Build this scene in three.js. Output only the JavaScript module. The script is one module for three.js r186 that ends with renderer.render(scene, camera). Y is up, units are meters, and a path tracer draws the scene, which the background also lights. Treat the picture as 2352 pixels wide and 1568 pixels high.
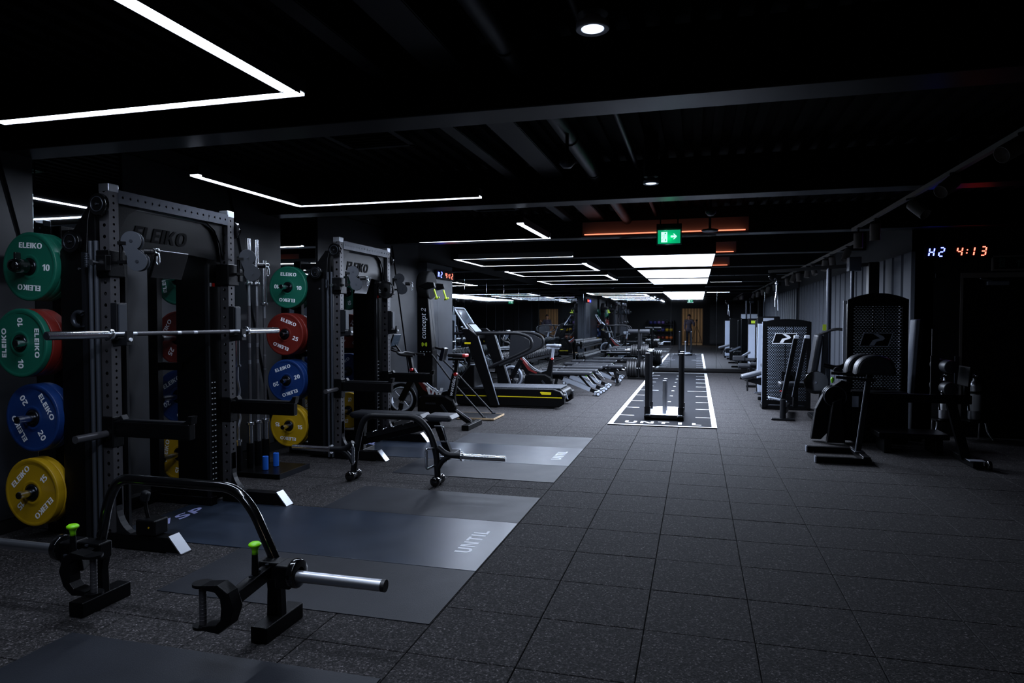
import * as THREE from 'three';
import { mergeGeometries } from 'three/addons/utils/BufferGeometryUtils.js';
import { RoundedBoxGeometry } from 'three/addons/geometries/RoundedBoxGeometry.js';
import { RectAreaLightUniformsLib } from 'three/addons/lights/RectAreaLightUniformsLib.js';
import { MarchingCubes } from 'three/addons/objects/MarchingCubes.js';
import { FontLoader } from 'three/addons/loaders/FontLoader.js';
import { TextGeometry } from 'three/addons/geometries/TextGeometry.js';

// ---------------------------------------------------------------- camera, exposure
const scene = new THREE.Scene();
scene.background = new THREE.Color(0x000000);
const renderer = new THREE.WebGLRenderer({ antialias: true });
renderer.toneMapping = THREE.LinearToneMapping;
renderer.toneMappingExposure = 1.12;
renderer.shadowMap.enabled = true;
const camera = new THREE.PerspectiveCamera(53.13, 2352 / 1568, 0.05, 120);
camera.position.set(0, 1.47, 0);
camera.rotation.order = 'YXZ';
camera.rotation.y = THREE.MathUtils.degToRad(15.131);
camera.rotation.x = THREE.MathUtils.degToRad(-1.798);
scene.add(camera);
RectAreaLightUniformsLib.init();

// brightness of the fittings (radiance of each diffuser) and their colour
const COOL = new THREE.Color(0.70, 0.80, 1.0);
const STRIP_L = 47, PANEL_L = 24, COVE_L = 2.6, LOBBY_L = 8;

// ---------------------------------------------------------------- helpers
let seed = 7;
const rnd = () => { seed = (seed * 1664525 + 1013904223) >>> 0; return seed / 4294967296; };
const rr = (a, b) => a + (b - a) * rnd();
const D2R = Math.PI / 180, PI = Math.PI;
const V = (x, y, z) => new THREE.Vector3(x, y, z);
const used = {};
function numbered(n) { if (!(n in used)) { used[n] = 0; return n; } used[n]++; return n + '_' + String(used[n]).padStart(3, '0'); }
function T(g, x = 0, y = 0, z = 0, rx = 0, ry = 0, rz = 0) {
  g.applyMatrix4(new THREE.Matrix4().compose(V(x, y, z), new THREE.Quaternion().setFromEuler(new THREE.Euler(rx, ry, rz)), V(1, 1, 1)));
  return g;
}
const S = (g, x, y, z) => { g.scale(x, y, z); return g; };
const bx = (w, h, d, x = 0, y = 0, z = 0, rx = 0, ry = 0, rz = 0) => T(new THREE.BoxGeometry(w, h, d), x, y, z, rx, ry, rz);
const rb = (w, h, d, r, x = 0, y = 0, z = 0, rx = 0, ry = 0, rz = 0, s = 2) => T(new RoundedBoxGeometry(w, h, d, s, Math.min(r, w / 2 - 1e-4, h / 2 - 1e-4, d / 2 - 1e-4)), x, y, z, rx, ry, rz);
// cylinder along axis 'x' | 'y' | 'z'
function cy(r1, r2, h, x = 0, y = 0, z = 0, axis = 'y', n = 20) {
  const g = new THREE.CylinderGeometry(r2, r1, h, n);
  if (axis === 'x') g.rotateZ(-PI / 2); if (axis === 'z') g.rotateX(PI / 2);
  return T(g, x, y, z);
}
const sp = (r, x = 0, y = 0, z = 0, n = 16) => T(new THREE.SphereGeometry(r, n, Math.max(6, n * 0.6 | 0)), x, y, z);
const tor = (R, r, x, y, z, axis = 'z', n = 28, m = 8, arc = 2 * PI) => { const g = new THREE.TorusGeometry(R, r, m, n, arc); if (axis === 'x') g.rotateY(PI / 2); if (axis === 'y') g.rotateX(PI / 2); return T(g, x, y, z); };
// lathe: profile [r, h] pairs, turned about 'y' (or laid along x / z)
function lathe(p, n = 32, axis = 'y') { const g = new THREE.LatheGeometry(p.map(a => new THREE.Vector2(a[0], a[1])), n); if (axis === 'z') g.rotateX(PI / 2); if (axis === 'x') g.rotateZ(-PI / 2); return g; }
function shape(p) { const s = new THREE.Shape(); p.forEach((a, i) => i ? s.lineTo(a[0], a[1]) : s.moveTo(a[0], a[1])); s.closePath(); return s; }
// extruded outline (x, y), thickness d centred on z = 0
function ex(p, d, bev = 0, holes = []) {
  const s = p instanceof THREE.Shape ? p : shape(p);
  holes.forEach(h => s.holes.push(h instanceof THREE.Path ? h : new THREE.Path(h.map(a => new THREE.Vector2(a[0], a[1])))));
  const g = new THREE.ExtrudeGeometry(s, { depth: d - 2 * bev, bevelEnabled: bev > 0, bevelSize: bev, bevelThickness: bev, bevelSegments: 2, bevelOffset: -bev, curveSegments: 18 });
  return T(g, 0, 0, -d / 2 + bev);
}
// rounded polyline -> dense points
function fil(pts, R = 0, seg = 6) {
  const P = pts.map(a => V(...a)); if (!R || P.length < 3) return P;
  const out = [P[0]];
  for (let i = 1; i < P.length - 1; i++) {
    const a = P[i - 1].clone().sub(P[i]), b = P[i + 1].clone().sub(P[i]);
    const r = Math.min(R, a.length() * 0.49, b.length() * 0.49);
    const p0 = P[i].clone().addScaledVector(a.normalize(), r), p2 = P[i].clone().addScaledVector(b.normalize(), r);
    for (let k = 0; k <= seg; k++) { const t = k / seg; out.push(p0.clone().multiplyScalar((1 - t) * (1 - t)).addScaledVector(P[i], 2 * t * (1 - t)).addScaledVector(p2, t * t)); }
  }
  out.push(P[P.length - 1]); return out;
}
// swept tube (round, or oval when r is [a, b]); capped
function tube(pts, r, R = 0, n = 10, up0 = null) {
  const P = fil(pts, R), [ra, rb2] = Array.isArray(r) ? r : [r, r], pos = [], idx = [], uv = [];
  let t = P[1].clone().sub(P[0]).normalize();
  let u = (up0 ? V(...up0) : Math.abs(t.y) < 0.9 ? V(0, 1, 0) : V(1, 0, 0)); u.addScaledVector(t, -u.dot(t)).normalize();
  P.forEach((p, i) => {
    const a = P[Math.max(0, i - 1)], b = P[Math.min(P.length - 1, i + 1)];
    t = b.clone().sub(a).normalize(); u.addScaledVector(t, -u.dot(t)).normalize();
    const w = t.clone().cross(u);
    for (let k = 0; k < n; k++) { const f = 2 * PI * k / n, q = p.clone().addScaledVector(u, Math.cos(f) * ra).addScaledVector(w, Math.sin(f) * rb2); pos.push(q.x, q.y, q.z); uv.push(k / n, i); }
  });
  for (let i = 0; i < P.length - 1; i++) for (let k = 0; k < n; k++) { const a = i * n + k, b = i * n + (k + 1) % n, c = a + n, d = b + n; idx.push(a, b, c, b, d, c); }
  const g = new THREE.BufferGeometry();
  g.setAttribute('position', new THREE.Float32BufferAttribute(pos, 3)); g.setAttribute('uv', new THREE.Float32BufferAttribute(uv, 2)); g.setIndex(idx); g.computeVertexNormals();
  const out = g.toNonIndexed(); // side keeps smooth normals
  const caps = [];
  const n0 = g.attributes.position;
  for (const [row, s] of [[0, 1], [P.length - 1, -1]]) for (let k = 0; k < n; k++) {
    const a = V().fromBufferAttribute(n0, row * n + k), b = V().fromBufferAttribute(n0, row * n + (k + 1) % n), c = P[row];
    s > 0 ? caps.push(c, b, a) : caps.push(c, a, b);
  }
  const cg = new THREE.BufferGeometry().setFromPoints(caps); cg.computeVertexNormals(); cg.setAttribute('uv', new THREE.Float32BufferAttribute(new Float32Array(caps.length * 2), 2));
  return mergeGeometries([strip(out), strip(cg)]);
}
// straight box bar from a to b, w wide (sideways), h high
function bar(a, b, w, h, r = 0) {
  const A = V(...a), B = V(...b), d = B.clone().sub(A), L = d.length(); d.normalize();
  const up = Math.abs(d.y) > 0.98 ? V(0, 0, 1) : V(0, 1, 0), s = up.clone().cross(d).normalize(), u = d.clone().cross(s);
  const g = r ? new RoundedBoxGeometry(w, h, L, 1, r) : new THREE.BoxGeometry(w, h, L);
  g.applyMatrix4(new THREE.Matrix4().makeBasis(s, u, d).setPosition(A.add(B).multiplyScalar(0.5))); return g;
}
// perforated sheet in the xy plane: nx by ny cells, each with an eight-sided hole
function perf(w, h, nx, ny, rx, ry = rx, stagger = false) {
  const pos = [], cw = w / nx, ch = h / ny;
  for (let j = 0; j < ny; j++) {
    const odd = stagger && j % 2;
    for (let i = 0; i < nx - (odd ? 1 : 0); i++) {
      const cx = -w / 2 + (i + 0.5 + (odd ? 0.5 : 0)) * cw, cyy = -h / 2 + (j + 0.5) * ch, o = [], n = [];
      for (let k = 0; k < 8; k++) { const a = k * PI / 4, c = Math.cos(a), s = Math.sin(a), m = 1 / Math.max(Math.abs(c), Math.abs(s)); o.push([cx + c * m * cw / 2, cyy + s * m * ch / 2]); n.push([cx + c * rx, cyy + s * ry]); }
      for (let k = 0; k < 8; k++) { const q = (k + 1) % 8; for (const p of [o[k], o[q], n[k], o[q], n[q], n[k]]) pos.push(p[0], p[1], 0); }
    }
    if (odd) for (const s of [-1, 1]) { const x0 = s * w / 2, x1 = s * (w / 2 - cw / 2), y0 = -h / 2 + j * ch, y1 = y0 + ch, q = s < 0 ? [x0, x1] : [x1, x0]; for (const p of [[q[0], y0], [q[1], y0], [q[1], y1], [q[0], y0], [q[1], y1], [q[0], y1]]) pos.push(p[0], p[1], 0); }
  }
  const g = new THREE.BufferGeometry(); g.setAttribute('position', new THREE.Float32BufferAttribute(pos, 3)); g.computeVertexNormals(); return g;
}
function strip(g) { const o = g.index ? g.toNonIndexed() : g; for (const k of Object.keys(o.attributes)) if (!['position', 'normal'].includes(k)) o.deleteAttribute(k); o.morphAttributes = {}; return o; }
// join, then lay uv in metres by the way each face points
function join(gs) {
  const g = Array.isArray(gs) ? mergeGeometries(gs.map(strip)) : strip(gs);
  const p = g.attributes.position, uv = new Float32Array(p.count * 2), a = V(), b = V(), c = V();
  for (let i = 0; i < p.count; i += 3) {
    a.fromBufferAttribute(p, i); b.fromBufferAttribute(p, i + 1); c.fromBufferAttribute(p, i + 2);
    const n = b.clone().sub(a).cross(c.clone().sub(a)), X = Math.abs(n.x), Y = Math.abs(n.y), Z = Math.abs(n.z);
    [a, b, c].forEach((q, k) => { const [u, v] = Y >= X && Y >= Z ? [q.x, -q.z] : X >= Z ? [-q.z, q.y] : [q.x, q.y]; uv[(i + k) * 2] = u; uv[(i + k) * 2 + 1] = v; });
  }
  g.setAttribute('uv', new THREE.BufferAttribute(uv, 2)); return g;
}
function obj(name, gs, m, parent = scene) {
  const me = new THREE.Mesh(gs.isJoined ? gs : join(gs), m);
  me.name = parent === scene ? numbered(name) : name; me.castShadow = me.receiveShadow = true; parent.add(me); return me;
}
function objs(name, list, m, parent) { return list.map(g => obj(name, [g], m, parent)); } // each piece a mesh of its own
function keep(gs) { const g = join(gs); g.isJoined = true; return g; } // geometry to be shared
function tag(o, label, category, group) { o.userData.label = label; o.userData.category = category; if (group) o.userData.group = group; return o; }
function thing(name, label, category, pos = [0, 0, 0], turn = 0, group) {
  const o = new THREE.Group(); o.name = numbered(name); o.position.set(...pos); o.rotation.y = turn; scene.add(o); return tag(o, label, category, group);
}
function dup(root, pos, turn, label) {
  const r = root.clone(); r.name = numbered(root.name.replace(/_\d{3}$/, '')); r.userData = { ...root.userData }; scene.add(r); r.position.set(...pos); if (turn !== undefined) r.rotation.y = turn; if (label) r.userData.label = label; return r;
}
function struct(name, gs, m, parent = scene) { const o = obj(name, gs, m, parent); if (parent === scene) o.userData.kind = 'structure'; return o; }
function rectLight(w, h, pos, look, color, L) { const l = new THREE.RectAreaLight(color, L, w, h); l.position.set(...pos); l.lookAt(...look); scene.add(l); return l; }

const loader = new FontLoader();
const BOLD = await loader.loadAsync('fonts/droid/droid_sans_bold.typeface.json');
const SERIF = await loader.loadAsync('fonts/droid/droid_serif_regular.typeface.json');
// flat lettering, centred, in the xy plane, facing +z
function text(s, size, depth = 0.0012, font = BOLD, sx = 1, cs = 3, space = 0) {
  const parts = []; let x = 0;
  const gap = space || (font === BOLD ? size * 0.13 : 0);
  if (gap) { for (const ch of s) { const g = ch === 'I' ? T(new THREE.BoxGeometry(size * 0.235, size, depth), 0, size / 2, depth / 2) : new TextGeometry(ch, { font, size, depth, curveSegments: cs }); g.computeBoundingBox(); const b = g.boundingBox; g.translate(x - b.min.x, 0, 0); parts.push(g); x += b.max.x - b.min.x + gap; } }
  else parts.push(new TextGeometry(s, { font, size, depth, curveSegments: cs }));
  const g = mergeGeometries(parts.map(strip)); g.computeBoundingBox(); const b = g.boundingBox;
  g.translate(-(b.min.x + b.max.x) / 2, -(b.min.y + b.max.y) / 2, 0); g.scale(sx, 1, 1); return g;
}

// ---------------------------------------------------------------- textures
function dataTex(n, fn, srgb = false) {
  const d = new Uint8Array(n * n * 4);
  for (let y = 0; y < n; y++) for (let x = 0; x < n; x++) { const c = fn(x, y), i = (y * n + x) * 4; const q = Array.isArray(c) ? c : [c, c, c]; d[i] = q[0]; d[i + 1] = q[1]; d[i + 2] = q[2]; d[i + 3] = 255; }
  const t = new THREE.DataTexture(d, n, n); t.wrapS = t.wrapT = THREE.RepeatWrapping; t.magFilter = THREE.LinearFilter; t.minFilter = THREE.LinearMipmapLinearFilter; t.generateMipmaps = true; if (srgb) t.colorSpace = THREE.SRGBColorSpace; t.needsUpdate = true; return t;
}
// tiling value noise
function noiseGrid(n, cells, oct = 4) {
  const out = new Float32Array(n * n); let amp = 1, tot = 0;
  for (let o = 0; o < oct; o++) {
    const c = cells << o, g = new Float32Array(c * c).map(() => rnd());
    for (let y = 0; y < n; y++) for (let x = 0; x < n; x++) {
      const u = x / n * c, v = y / n * c, i = u | 0, j = v | 0, f = u - i, h = v - j, a = f * f * (3 - 2 * f), b = h * h * (3 - 2 * h), i2 = (i + 1) % c, j2 = (j + 1) % c;
      out[y * n + x] += amp * ((g[j * c + i] * (1 - a) + g[j * c + i2] * a) * (1 - b) + (g[j2 * c + i] * (1 - a) + g[j2 * c + i2] * a) * b);
    }
    tot += amp; amp *= 0.55;
  }
  return out.map(v => v / tot);
}
const NF = 1024;
const chips = new Float32Array(NF * NF), chipsH = new Float32Array(NF * NF);
{ // pressed rubber crumb: dark binder with scattered grey chips of a few millimetres
  for (let k = 0; k < 16000; k++) {
    const x0 = rnd() * NF, y0 = rnd() * NF, a = rr(2.0, 7.5), b = a * rr(0.3, 0.6), th = rnd() * PI, v = Math.pow(rnd(), 2.6), c = Math.cos(th), s = Math.sin(th), h = rnd();
    for (let y = -8; y <= 8; y++) for (let x = -8; x <= 8; x++) { const u = (x * c + y * s) / a, w = (-x * s + y * c) / b; if (u * u + w * w < 1) { const i = ((y0 + y + NF) % NF | 0) * NF + ((x0 + x + NF) % NF | 0); chips[i] = v; chipsH[i] = h; } }
  }
}
const nzA = noiseGrid(NF, 128, 3), nzB = noiseGrid(512, 5, 5), nzC = noiseGrid(256, 64, 2);
const rubberMap = dataTex(NF, (x, y) => { const i = y * NF + x, v = 3 + 72 * Math.pow(nzA[i], 1.4) + 72 * chips[i] * (0.5 + 0.7 * nzA[i]); return [v * 1.03, v * 0.98, v * 0.99]; }, true);
const rubberBump = dataTex(NF, (x, y) => { const i = y * NF + x; return 90 + 90 * nzA[i] + 70 * chipsH[i]; });
const fineBump = dataTex(256, (x, y) => 255 * nzC[y * 256 + x]);
fineBump.repeat.set(5, 5);
const smudge = dataTex(512, (x, y) => { const v = nzB[y * 512 + x], w = 190 + 65 * v; return [w, w, w]; }, true);
smudge.repeat.set(0.7, 0.7);
const smudgeR = dataTex(512, (x, y) => { const v = nzB[((y + 170) % 512) * 512 + x]; return 175 + 60 * v; });
smudgeR.repeat.set(0.7, 0.7);
const woodMap = dataTex(512, (x, y) => { const v = nzB[(y >> 3) * 512 + x], g = 0.5 + 0.5 * Math.sin((x / 512 * 18 + v * 9) * 6.28), k = 165 + 55 * v + 16 * g; return [k, k * 0.86, k * 0.68]; }, true);
const plaidMap = dataTex(128, (x, y) => { const a = x % 32 < 5 ? 1 : 0, b = y % 32 < 5 ? 1 : 0, d = (x % 32 > 14 && x % 32 < 24 ? 1 : 0) + (y % 32 > 14 && y % 32 < 24 ? 1 : 0); const w = 26 + 120 * Math.max(a, b) * 0.9 + 12 * d; return [w, w * 0.93, w * 1.08]; }, true);
plaidMap.repeat.set(4, 4);

// ---------------------------------------------------------------- materials
const M = {};
const mk = (color, roughness, metalness = 0, extra = {}) => new THREE.MeshPhysicalMaterial({ color, roughness, metalness, ...extra });
M.rubber = mk(0xffffff, 0.88, 0, { specularIntensity: 0.5, map: rubberMap, bumpMap: rubberBump, bumpScale: 0.0025 });
M.slab = mk(0x0a0a0b, 0.95);
M.matDark = mk(0x1f2229, 1, 0, { specularIntensity: 0.55, map: smudge, roughnessMap: smudgeR, bumpMap: fineBump, bumpScale: 0.0004 }); M.matDark.roughness = 0.62;
M.matInsert = mk(0x2e3745, 1, 0, { map: smudge, roughnessMap: smudgeR }); M.matInsert.roughness = 0.38;
M.matDeep = mk(0x2c3542, 1, 0, { map: smudge, roughnessMap: smudgeR }); M.matDeep.roughness = 0.5;
M.turf = mk(0x191b21, 0.95, 0, { specularIntensity: 0.4, map: smudge, bumpMap: rubberBump, bumpScale: 0.003 });
M.white = mk(0xd8dade, 0.7);
M.print = mk(0xf2f4f8, 0.6);
M.printDim = mk(0x9a9fd0, 0.6);
M.black = mk(0x060607, 0.36, 0, { bumpMap: fineBump, bumpScale: 0.0003, specularIntensity: 0.32 });
M.blackMatte = mk(0x070708, 0.75, 0, { specularIntensity: 0.4 });
M.blackGloss = mk(0x070708, 0.14, 0, { clearcoat: 0.6, clearcoatRoughness: 0.08 });
M.charcoal = mk(0x101114, 0.45, 0, { specularIntensity: 0.5, bumpMap: fineBump, bumpScale: 0.0003 });
M.greyMetal = mk(0x3a3d44, 0.42, 0.7, { roughnessMap: smudgeR });
M.steel = mk(0x464548, 0.46, 0.45, { roughnessMap: smudgeR });
M.pulley = mk(0x33373e, 0.5, 0.2);
M.chrome = mk(0xd4d6da, 0.2, 1);
M.brushed = mk(0xb9bcc2, 0.34, 1);
M.vinyl = mk(0x1a1c21, 0.46, 0, { specularIntensity: 0.7, bumpMap: fineBump, bumpScale: 0.0005 });
M.vinylGrey = mk(0x8b93a2, 0.5, 0, { bumpMap: fineBump, bumpScale: 0.0005 });
M.rubberBlack = mk(0x0e0e10, 0.42, 0, { bumpMap: fineBump, bumpScale: 0.0006 });
M.panel = mk(0x1a1d23, 0.6, 0, { map: smudge, roughnessMap: smudgeR });
M.wall = mk(0x111214, 0.75);
M.ceil = mk(0x040405, 0.9, 0, { specularIntensity: 0.3 });
M.beam = mk(0x0b0c0e, 0.38, 0, { specularIntensity: 0.6 });
M.duct = mk(0x1c1e22, 0.5, 0.4);
M.slat = mk(0x2a2f38, 0.7);
M.mirror = new THREE.MeshStandardMaterial({ color: 0xd3d7da, roughness: 0.015, metalness: 1 });
M.green = mk(0x0b5c48, 0.5, 0, { bumpMap: fineBump, bumpScale: 0.0003 });
M.red = mk(0x66170e, 0.5, 0, { bumpMap: fineBump, bumpScale: 0.0003 });
M.blue = mk(0x0b2f68, 0.5, 0, { bumpMap: fineBump, bumpScale: 0.0003 });
M.yellow = mk(0xb08b08, 0.5, 0, { bumpMap: fineBump, bumpScale: 0.0003 });
M.lime = mk(0x7fd40a, 0.4);
M.limeDim = mk(0x9fb51a, 0.5);
M.brightBlue = mk(0x1160c8, 0.5);
M.redPlastic = mk(0xb01712, 0.35, 0, { clearcoat: 0.5 });
M.redDark = mk(0x5e0d0b, 0.5);
M.wood = mk(0xffffff, 0.5, 0, { map: woodMap });
M.screenGlass = mk(0x3c4650, 0.12, 0, { clearcoat: 1, clearcoatRoughness: 0.03 });
M.whitePlastic = mk(0xb4bac4, 0.45);
M.silver = mk(0x9aa0ab, 0.42, 0.5);
M.glow = new THREE.MeshStandardMaterial({ color: 0xffffff, emissive: COOL, emissiveIntensity: 5, roughness: 0.5 });
M.panelGlow = new THREE.MeshStandardMaterial({ color: 0xffffff, emissive: COOL, emissiveIntensity: 4, roughness: 0.5 });
M.cove = new THREE.MeshStandardMaterial({ color: 0xff7a5a, emissive: new THREE.Color(1, 0.22, 0.12), emissiveIntensity: 1.8 });
M.signGreen = new THREE.MeshStandardMaterial({ color: 0x0a8f62, emissive: 0x06a873, emissiveIntensity: 0.75 });
M.signWhite = new THREE.MeshStandardMaterial({ color: 0xffffff, emissive: 0xd8fff2, emissiveIntensity: 0.9 });
M.ledBlue = new THREE.MeshStandardMaterial({ color: 0x2030ff, emissive: new THREE.Color(0.35, 0.45, 3.2), emissiveIntensity: 2.2 });
M.ledRed = new THREE.MeshStandardMaterial({ color: 0xff2010, emissive: new THREE.Color(2.6, 0.35, 0.22), emissiveIntensity: 1.6 });
M.warmGlow = new THREE.MeshStandardMaterial({ color: 0xffffff, emissive: 0xdfe4ee, emissiveIntensity: 0.7 });
M.downGlow = new THREE.MeshStandardMaterial({ color: 0xffffff, emissive: COOL, emissiveIntensity: 1.3, roughness: 0.5 });
M.railGrey = mk(0x77726c, 0.6);
M.pillar = mk(0x343942, 0.55, 0, { map: smudge, roughnessMap: smudgeR });
M.hub = mk(0x34363b, 0.2, 0.9);
// ================================================================ THE ROOM
const XL = -4.6, XR = 2.7, XFAR = 6.2, ZE = -20.05, ZF = -9.78, ZB = 1.6, HC = 3.0;
// ---- floor: concrete slab under half-metre rubber tiles
const floor = struct('floor', [bx(XFAR - XL + 0.3, 0.1, ZB - ZE + 0.3, (XFAR + XL) / 2, -0.068, (ZB + ZE) / 2)], M.slab);
{
  const tile = (u0, v0, w, d, s = 0.5) => { // chamfered top, uv in metres
    const a = w / 2, b = d / 2, c = 0.0025, y0 = -0.018, P = [[-a, y0, -b], [a, y0, -b], [a, y0, b], [-a, y0, b], [-a, -c, -b], [a, -c, -b], [a, -c, b], [-a, -c, b], [-a + c, 0, -b + c], [a - c, 0, -b + c], [a - c, 0, b - c], [-a + c, 0, b - c]];
    const q = [[8, 11, 10, 9], [4, 8, 9, 5], [5, 9, 10, 6], [6, 10, 11, 7], [7, 11, 8, 4], [0, 4, 5, 1], [1, 5, 6, 2], [2, 6, 7, 3], [3, 7, 4, 0]], pos = [], uv = [];
    for (const f of q) for (const k of [0, 1, 2, 0, 2, 3]) { const p = P[f[k]]; pos.push(...p); uv.push(u0 + p[0] + p[1], v0 - p[2] + p[1]); }
    const g = new THREE.BufferGeometry(); g.setAttribute('position', new THREE.Float32BufferAttribute(pos, 3)); g.setAttribute('uv', new THREE.Float32BufferAttribute(uv, 2)); g.computeVertexNormals(); return g;
  };
  const vars = [...Array(10)].map((_, i) => tile((i * 0.37) % 1, (i * 0.61) % 1, 0.4955, 0.4955)), all = [];
  const f = V(-Math.sin(15.13 * D2R), 0, -Math.cos(15.13 * D2R)), r = V(Math.cos(15.13 * D2R), 0, -Math.sin(15.13 * D2R));
  for (let i = -9; i <= 12; i++) for (let j = -4; j <= 39; j++) {
    const x = -0.23 + 0.5 * i + 0.25, z = -(0.25 + 0.5 * j) - 0.25;
    if (x < XL + 0.1 || x > XFAR || z < ZE + 0.1) continue;
    if (x > XR + 0.1 && z < ZF) continue;
    const p = V(x, 0, z), d = p.dot(f), s = p.dot(r);
    const seen = d > 1.9 && Math.abs(s) < d * 0.75 + 0.5 && !(x > -2.8 && x < -1.25 && ((z < -3.3 && z > -5.2) || (z < -6.2 && z > -8.2)));
    all.push({ x, z, d, seen });
  }
  all.sort((a, b) => (b.seen - a.seen) || a.d - b.d);
  const rest = [];
  all.forEach((t, k) => {
    const g = vars[(k * 7 + (k / 3 | 0)) % 10];
    if (k < 300) { const m = new THREE.Mesh(g, M.rubber); m.name = 'rubber_tile'; m.position.set(t.x, rr(-0.0008, 0.0008), t.z); m.rotation.y = (k * 3 % 4) * PI / 2 + rr(-0.002, 0.002); m.receiveShadow = m.castShadow = true; floor.add(m); }
    else { const c = g.clone(); c.rotateY((k * 3 % 4) * PI / 2); c.translate(t.x, 0, t.z); rest.push(c); }
  });
  const g = mergeGeometries(rest), m = new THREE.Mesh(g, M.rubber); m.name = 'outlying_tiles'; m.userData.kind = 'stuff'; m.receiveShadow = m.castShadow = true; floor.add(m);
}
// ---- walls
const wallL = struct('wall_left', [bx(0.2, HC, ZB - ZE + 0.4, XL - 0.1, HC / 2, (ZB + ZE) / 2)], M.wall);
function groovePanel(z0, z1, gt, gb, x = XL, h = 2.85, w = 0.05) { // two boards with a slanting gap between them; z0 is the end towards the entrance
  const ye = gb < z1 ? 0.1 + (h - 0.1) * (z1 - gb) / (gt - gb) : 0; // the gap may run out at the side
  for (const q of ye ? [[[z0, 0.1], [z0, h], [gt + w / 2, h], [z1, ye - w], [z1, 0.1]], [[gt - w / 2, h], [z1, h], [z1, ye + w]]] : [[[z0, 0.1], [z0, h], [gt + w / 2, h], [gb + w / 2, 0.1]], [[gt - w / 2, h], [z1, h], [z1, 0.1], [gb - w / 2, 0.1]]]) {
    const g = ex(q.map(a => [-a[0], a[1]]), 0.03, 0.003); g.rotateY(PI / 2); g.translate(x + 0.015, 0, 0); obj('panel', [g], M.panel, wallL);
  }
}
groovePanel(-1.2, -3.83, -3.5, -4.26); groovePanel(-4.62, -6.83, -5.93, -6.7); groovePanel(-7.62, -10.82, -9.7, -10.55);
groovePanel(1.2, -0.9, 0.3, -0.3);
struct('trim_1', [bx(0.02, 0.1, 14, XL + 0.011, 0.05, -5.4)], M.blackMatte);
const wallE = struct('wall_end', [bx(XR - XL + 0.6, HC, 0.2, (XR + XL) / 2, HC / 2, ZE - 0.1)], M.wall);
const wallR = struct('wall_right', [bx(0.2, HC, -ZE + ZF + 0.2, XR + 0.1, HC / 2, (ZE + ZF) / 2 - 0.1)], M.wall);
for (let k = 0; k < 22; k++) { // ribbed cladding boards
  const g = ex([[-0.19, 0], [0.19, 0], [0.17, 0.04], [-0.17, 0.04]], 2.35);
  g.applyMatrix4(new THREE.Matrix4().makeBasis(V(0, 0, -1), V(-1, 0, 0), V(0, 1, 0)));
  g.translate(XR, 1.175, ZF - 0.24 - k * 0.455); obj('slat', [g], M.slat, wallR);
}
const wallF = struct('wall_entrance', [bx(3.2 - XR, HC, 0.2, (3.2 + XR) / 2, HC / 2, ZF - 0.1), bx(1.1, HC - 2.02, 0.2, 3.75, (HC + 2.02) / 2, ZF - 0.1), bx(XFAR - 4.3, HC, 0.2, (XFAR + 4.3) / 2, HC / 2, ZF - 0.1)], M.wall);
const door1 = struct('door_1', [rb(1.06, 2.0, 0.05, 0.004, 3.75, 1.005, ZF - 0.1)], M.charcoal);
obj('door_frame', [bx(0.03, 2.02, 0.22, 3.213, 1.01, ZF - 0.1), bx(0.03, 2.02, 0.22, 4.285, 1.01, ZF - 0.1), bx(1.1, 0.06, 0.24, 3.75, 2.03, ZF - 0.1)], M.railGrey, door1);
obj('door_closer', [rb(0.24, 0.05, 0.06, 0.008, 3.62, 1.93, ZF - 0.04), bar([3.55, 1.96, ZF - 0.02], [3.4, 1.985, ZF + 0.05], 0.02, 0.012)], M.silver, door1);
obj('door_handle', [tube([[4.12, 1.2, ZF - 0.075], [4.12, 1.2, ZF - 0.01], [4.12, 0.9, ZF - 0.01], [4.12, 0.9, ZF - 0.075]], 0.012, 0.03)], M.brushed, door1);
struct('wall_far_right', [bx(0.2, HC, ZB - ZF + 0.4, XFAR + 0.1, HC / 2, (ZB + ZF) / 2)], M.wall);
// back wall with a doorway to the lobby
const DX0 = -0.85, DX1 = 0.35;
const wallB = struct('wall_back', [bx(DX0 - XL, HC, 0.2, (DX0 + XL) / 2, HC / 2, ZB + 0.1), bx(XFAR - DX1, HC, 0.2, (XFAR + DX1) / 2, HC / 2, ZB + 0.1), bx(DX1 - DX0, HC - 2.15, 0.2, (DX1 + DX0) / 2, (HC + 2.15) / 2, ZB + 0.1)], M.wall);
for (const [x, w] of [[1.35, 1.2], [2.6, 1.2]]) obj('glass_panel', [bx(w, 2.3, 0.02, x, 1.25, ZB - 0.011)], M.panel, wallB);
const lobby = struct('wall_lobby', [bx(5, 2.8, 0.15, -0.4, 1.4, 5.6), bx(0.15, 2.8, 3.8, -2.9, 1.4, 3.7), bx(0.15, 2.8, 3.8, 2.1, 1.4, 3.7), bx(5, 0.1, 3.8, -0.4, 2.75, 3.7), bx(5, 0.1, 3.9, -0.4, -0.051, 3.68)], mk(0x8a7a66, 0.7));
for (let k = 0; k < 12; k++) obj('slat', [rb(0.07, 2.3, 0.05, 0.006, -1.4 + k * 0.19, 1.2, 5.49)], M.wood, lobby);
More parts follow.
